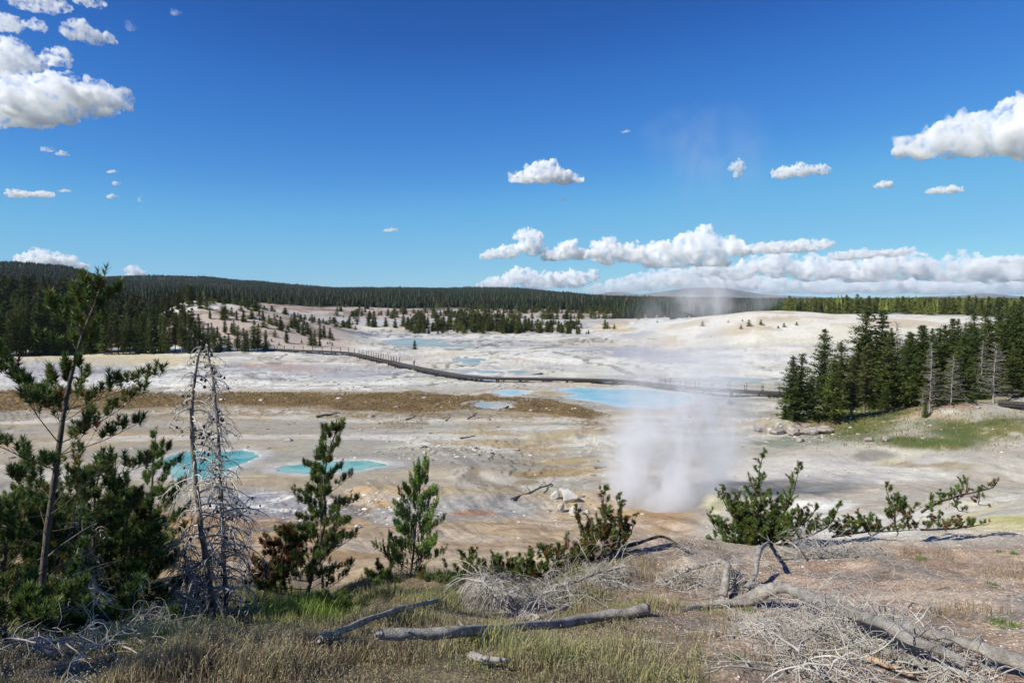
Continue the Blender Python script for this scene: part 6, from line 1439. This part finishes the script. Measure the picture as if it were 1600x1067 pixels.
    o['label'] = label
    return o
W = 'small wispy white cloud '
cloud([(18,160,52,44),(62,158,50,38),(108,150,46,32),(150,148,34,26),(186,150,14,9)], 5200, 'large white cloud reaching in from the left edge', 1)
cloud([(5,32,26,14),(52,34,16,6),(8,92,34,34),(45,98,26,18),(86,90,22,12)], 5400, 'ragged white cloud above the large one at the left edge', 2, dens=0.5)
cloud([(60,2,60,7),(140,0,30,5)], 5000, 'thin cloud strip along the top left corner', 3, wisp=True, dens=0.3)
cloud([(128,46,18,18),(146,58,14,12),(168,58,15,8)], 5000, 'small white cloud right of the ragged cloud at upper left', 4, dens=0.45)
cloud([(276,15,9,8)], 4800, W+'near the top edge left of centre', 5, wisp=True, dens=0.13)
cloud([(205,36,12,12)], 4800, W+'high between two others at upper left', 6, wisp=True, dens=0.08)
cloud([(75,230,13,5),(97,237,14,5)], 6500, W+'just under the large left cloud', 7, wisp=True, dens=0.4)
cloud([(30,300,22,7),(66,301,22,6)], 7500, 'flat narrow white cloud low at the left edge', 8, dens=0.5)
cloud([(100,295,13,3)], 7500, W+'at the right end of the flat narrow one', 9, wisp=True, dens=0.2)
cloud([(174,265,10,4)], 7500, W+'topmost of three in a column at left', 10, wisp=True, dens=0.5)
cloud([(181,283,8,5)], 7500, W+'middle of three in a column at left', 11, wisp=True, dens=0.3)
cloud([(173,304,10,5)], 7500, W+'lowest of three in a column at left', 12, wisp=True, dens=0.5)
cloud([(218,308,5,8)], 7500, W+'tilted one right of the column of three', 13, wisp=True, dens=0.15)
cloud([(40,404,18,12),(70,400,24,14),(104,406,18,12),(128,414,12,6)], 15000, 'cumulus cloud behind the far left hill', 14, dens=0.8)
cloud([(210,424,16,12)], 15000, 'small cumulus peeping over the hill right of the tall pine top', 15, dens=0.8)
cloud([(822,275,26,14),(852,268,30,20),(885,274,22,14)], 7000, 'compact white cloud in the middle of the sky', 16, dens=1.0)
cloud([(878,309,8,4)], 7200, W+'under the compact middle cloud', 17, wisp=True, dens=0.12)
cloud([(610,356,15,5)], 9000, W+'alone in the sky left of centre', 18, wisp=True, dens=0.4)
cloud([(978,202,9,4)], 6000, W+'right above the middle of the sky', 19, wisp=True, dens=0.2)
cloud([(1153,257,13,9),(1154,270,8,8)], 7000, 'small rounded cloud beside the rising steam', 20, dens=0.4)
cloud([(1226,268,20,11),(1252,263,22,11),(1284,262,18,7)], 7000, 'wedge shaped white cloud right of the rounded one', 21, dens=0.6)
cloud([(1382,286,15,7)], 7500, 'tiny oval cloud below the big right one', 22, dens=0.6)
cloud([(1462,296,18,6),(1488,293,17,7)], 7500, 'small flat cloud below the big right one', 23, dens=0.5)
cloud([(1432,233,28,22),(1476,222,44,32),(1530,212,52,42),(1590,204,60,50),(1650,200,60,55)], 5200, 'big billowing white cloud at the right edge', 24, dens=1.1)
cloud([(768,396,20,11),(796,390,20,13),(826,376,17,22),(838,384,12,14)], 12000, 'leftmost cumulus of the low cloud bank', 25, dens=1)
cloud([(868,398,22,11),(892,388,20,17),(912,394,16,13)], 12000, 'second cumulus of the low cloud bank', 26, dens=1)
cloud([(950,392,28,20),(990,392,34,18),(1030,395,34,24),(1062,392,36,24),(1092,382,36,26),(1130,384,36,18),(1110,408,34,14),(1040,412,40,10)], 12500, 'largest cumulus of the low cloud bank', 27, dens=1)
cloud([(1168,388,34,9),(1210,384,40,11),(1252,382,26,12),(1284,380,18,9)], 12500, 'long cumulus trailing right of the largest one', 28, dens=0.7)
cloud([(775,440,34,10),(812,428,30,14),(838,440,30,14),(870,434,30,16),(900,434,24,16),(925,428,12,8)], 22000, 'creamy cloud on the horizon above the ridge', 29, dens=0.9)
cloud([(940,450,30,10),(975,444,34,12),(1015,436,40,16),(1060,432,44,18),(1110,438,40,18),(1150,440,40,16)], 24000, 'low pale cloud over the blue mountains', 30, dens=0.5)
cloud([(1110,420,34,13),(1150,424,26,14),(1178,414,24,15),(1215,412,30,22),(1262,418,32,24),(1300,414,30,20),(1340,424,34,22)], 22000, 'broad cumulus bank over the right horizon', 31, dens=0.8)
cloud([(1318,398,24,9),(1350,394,24,9),(1390,392,26,6),(1415,388,14,4)], 16000, 'thin cumulus floating above the right bank', 32, dens=0.5)
cloud([(1380,418,30,22),(1418,412,30,24),(1462,424,34,20),(1510,418,34,26),(1562,422,44,24),(1620,418,40,26)], 21000, 'broad cumulus bank at the right edge horizon', 33, dens=0.8)
cloud([(1120,448,60,12),(1200,444,60,17),(1290,446,70,15),(1380,443,60,19),(1470,446,70,15),(1560,444,70,19),(1650,446,60,15)], 30000, 'lowest grey white cloud layer along the right horizon', 34, dens=0.6)
cloud([(1572,404,16,5),(1600,404,14,7)], 16000, W+'at the right edge above the bank', 35, wisp=True, dens=0.3)
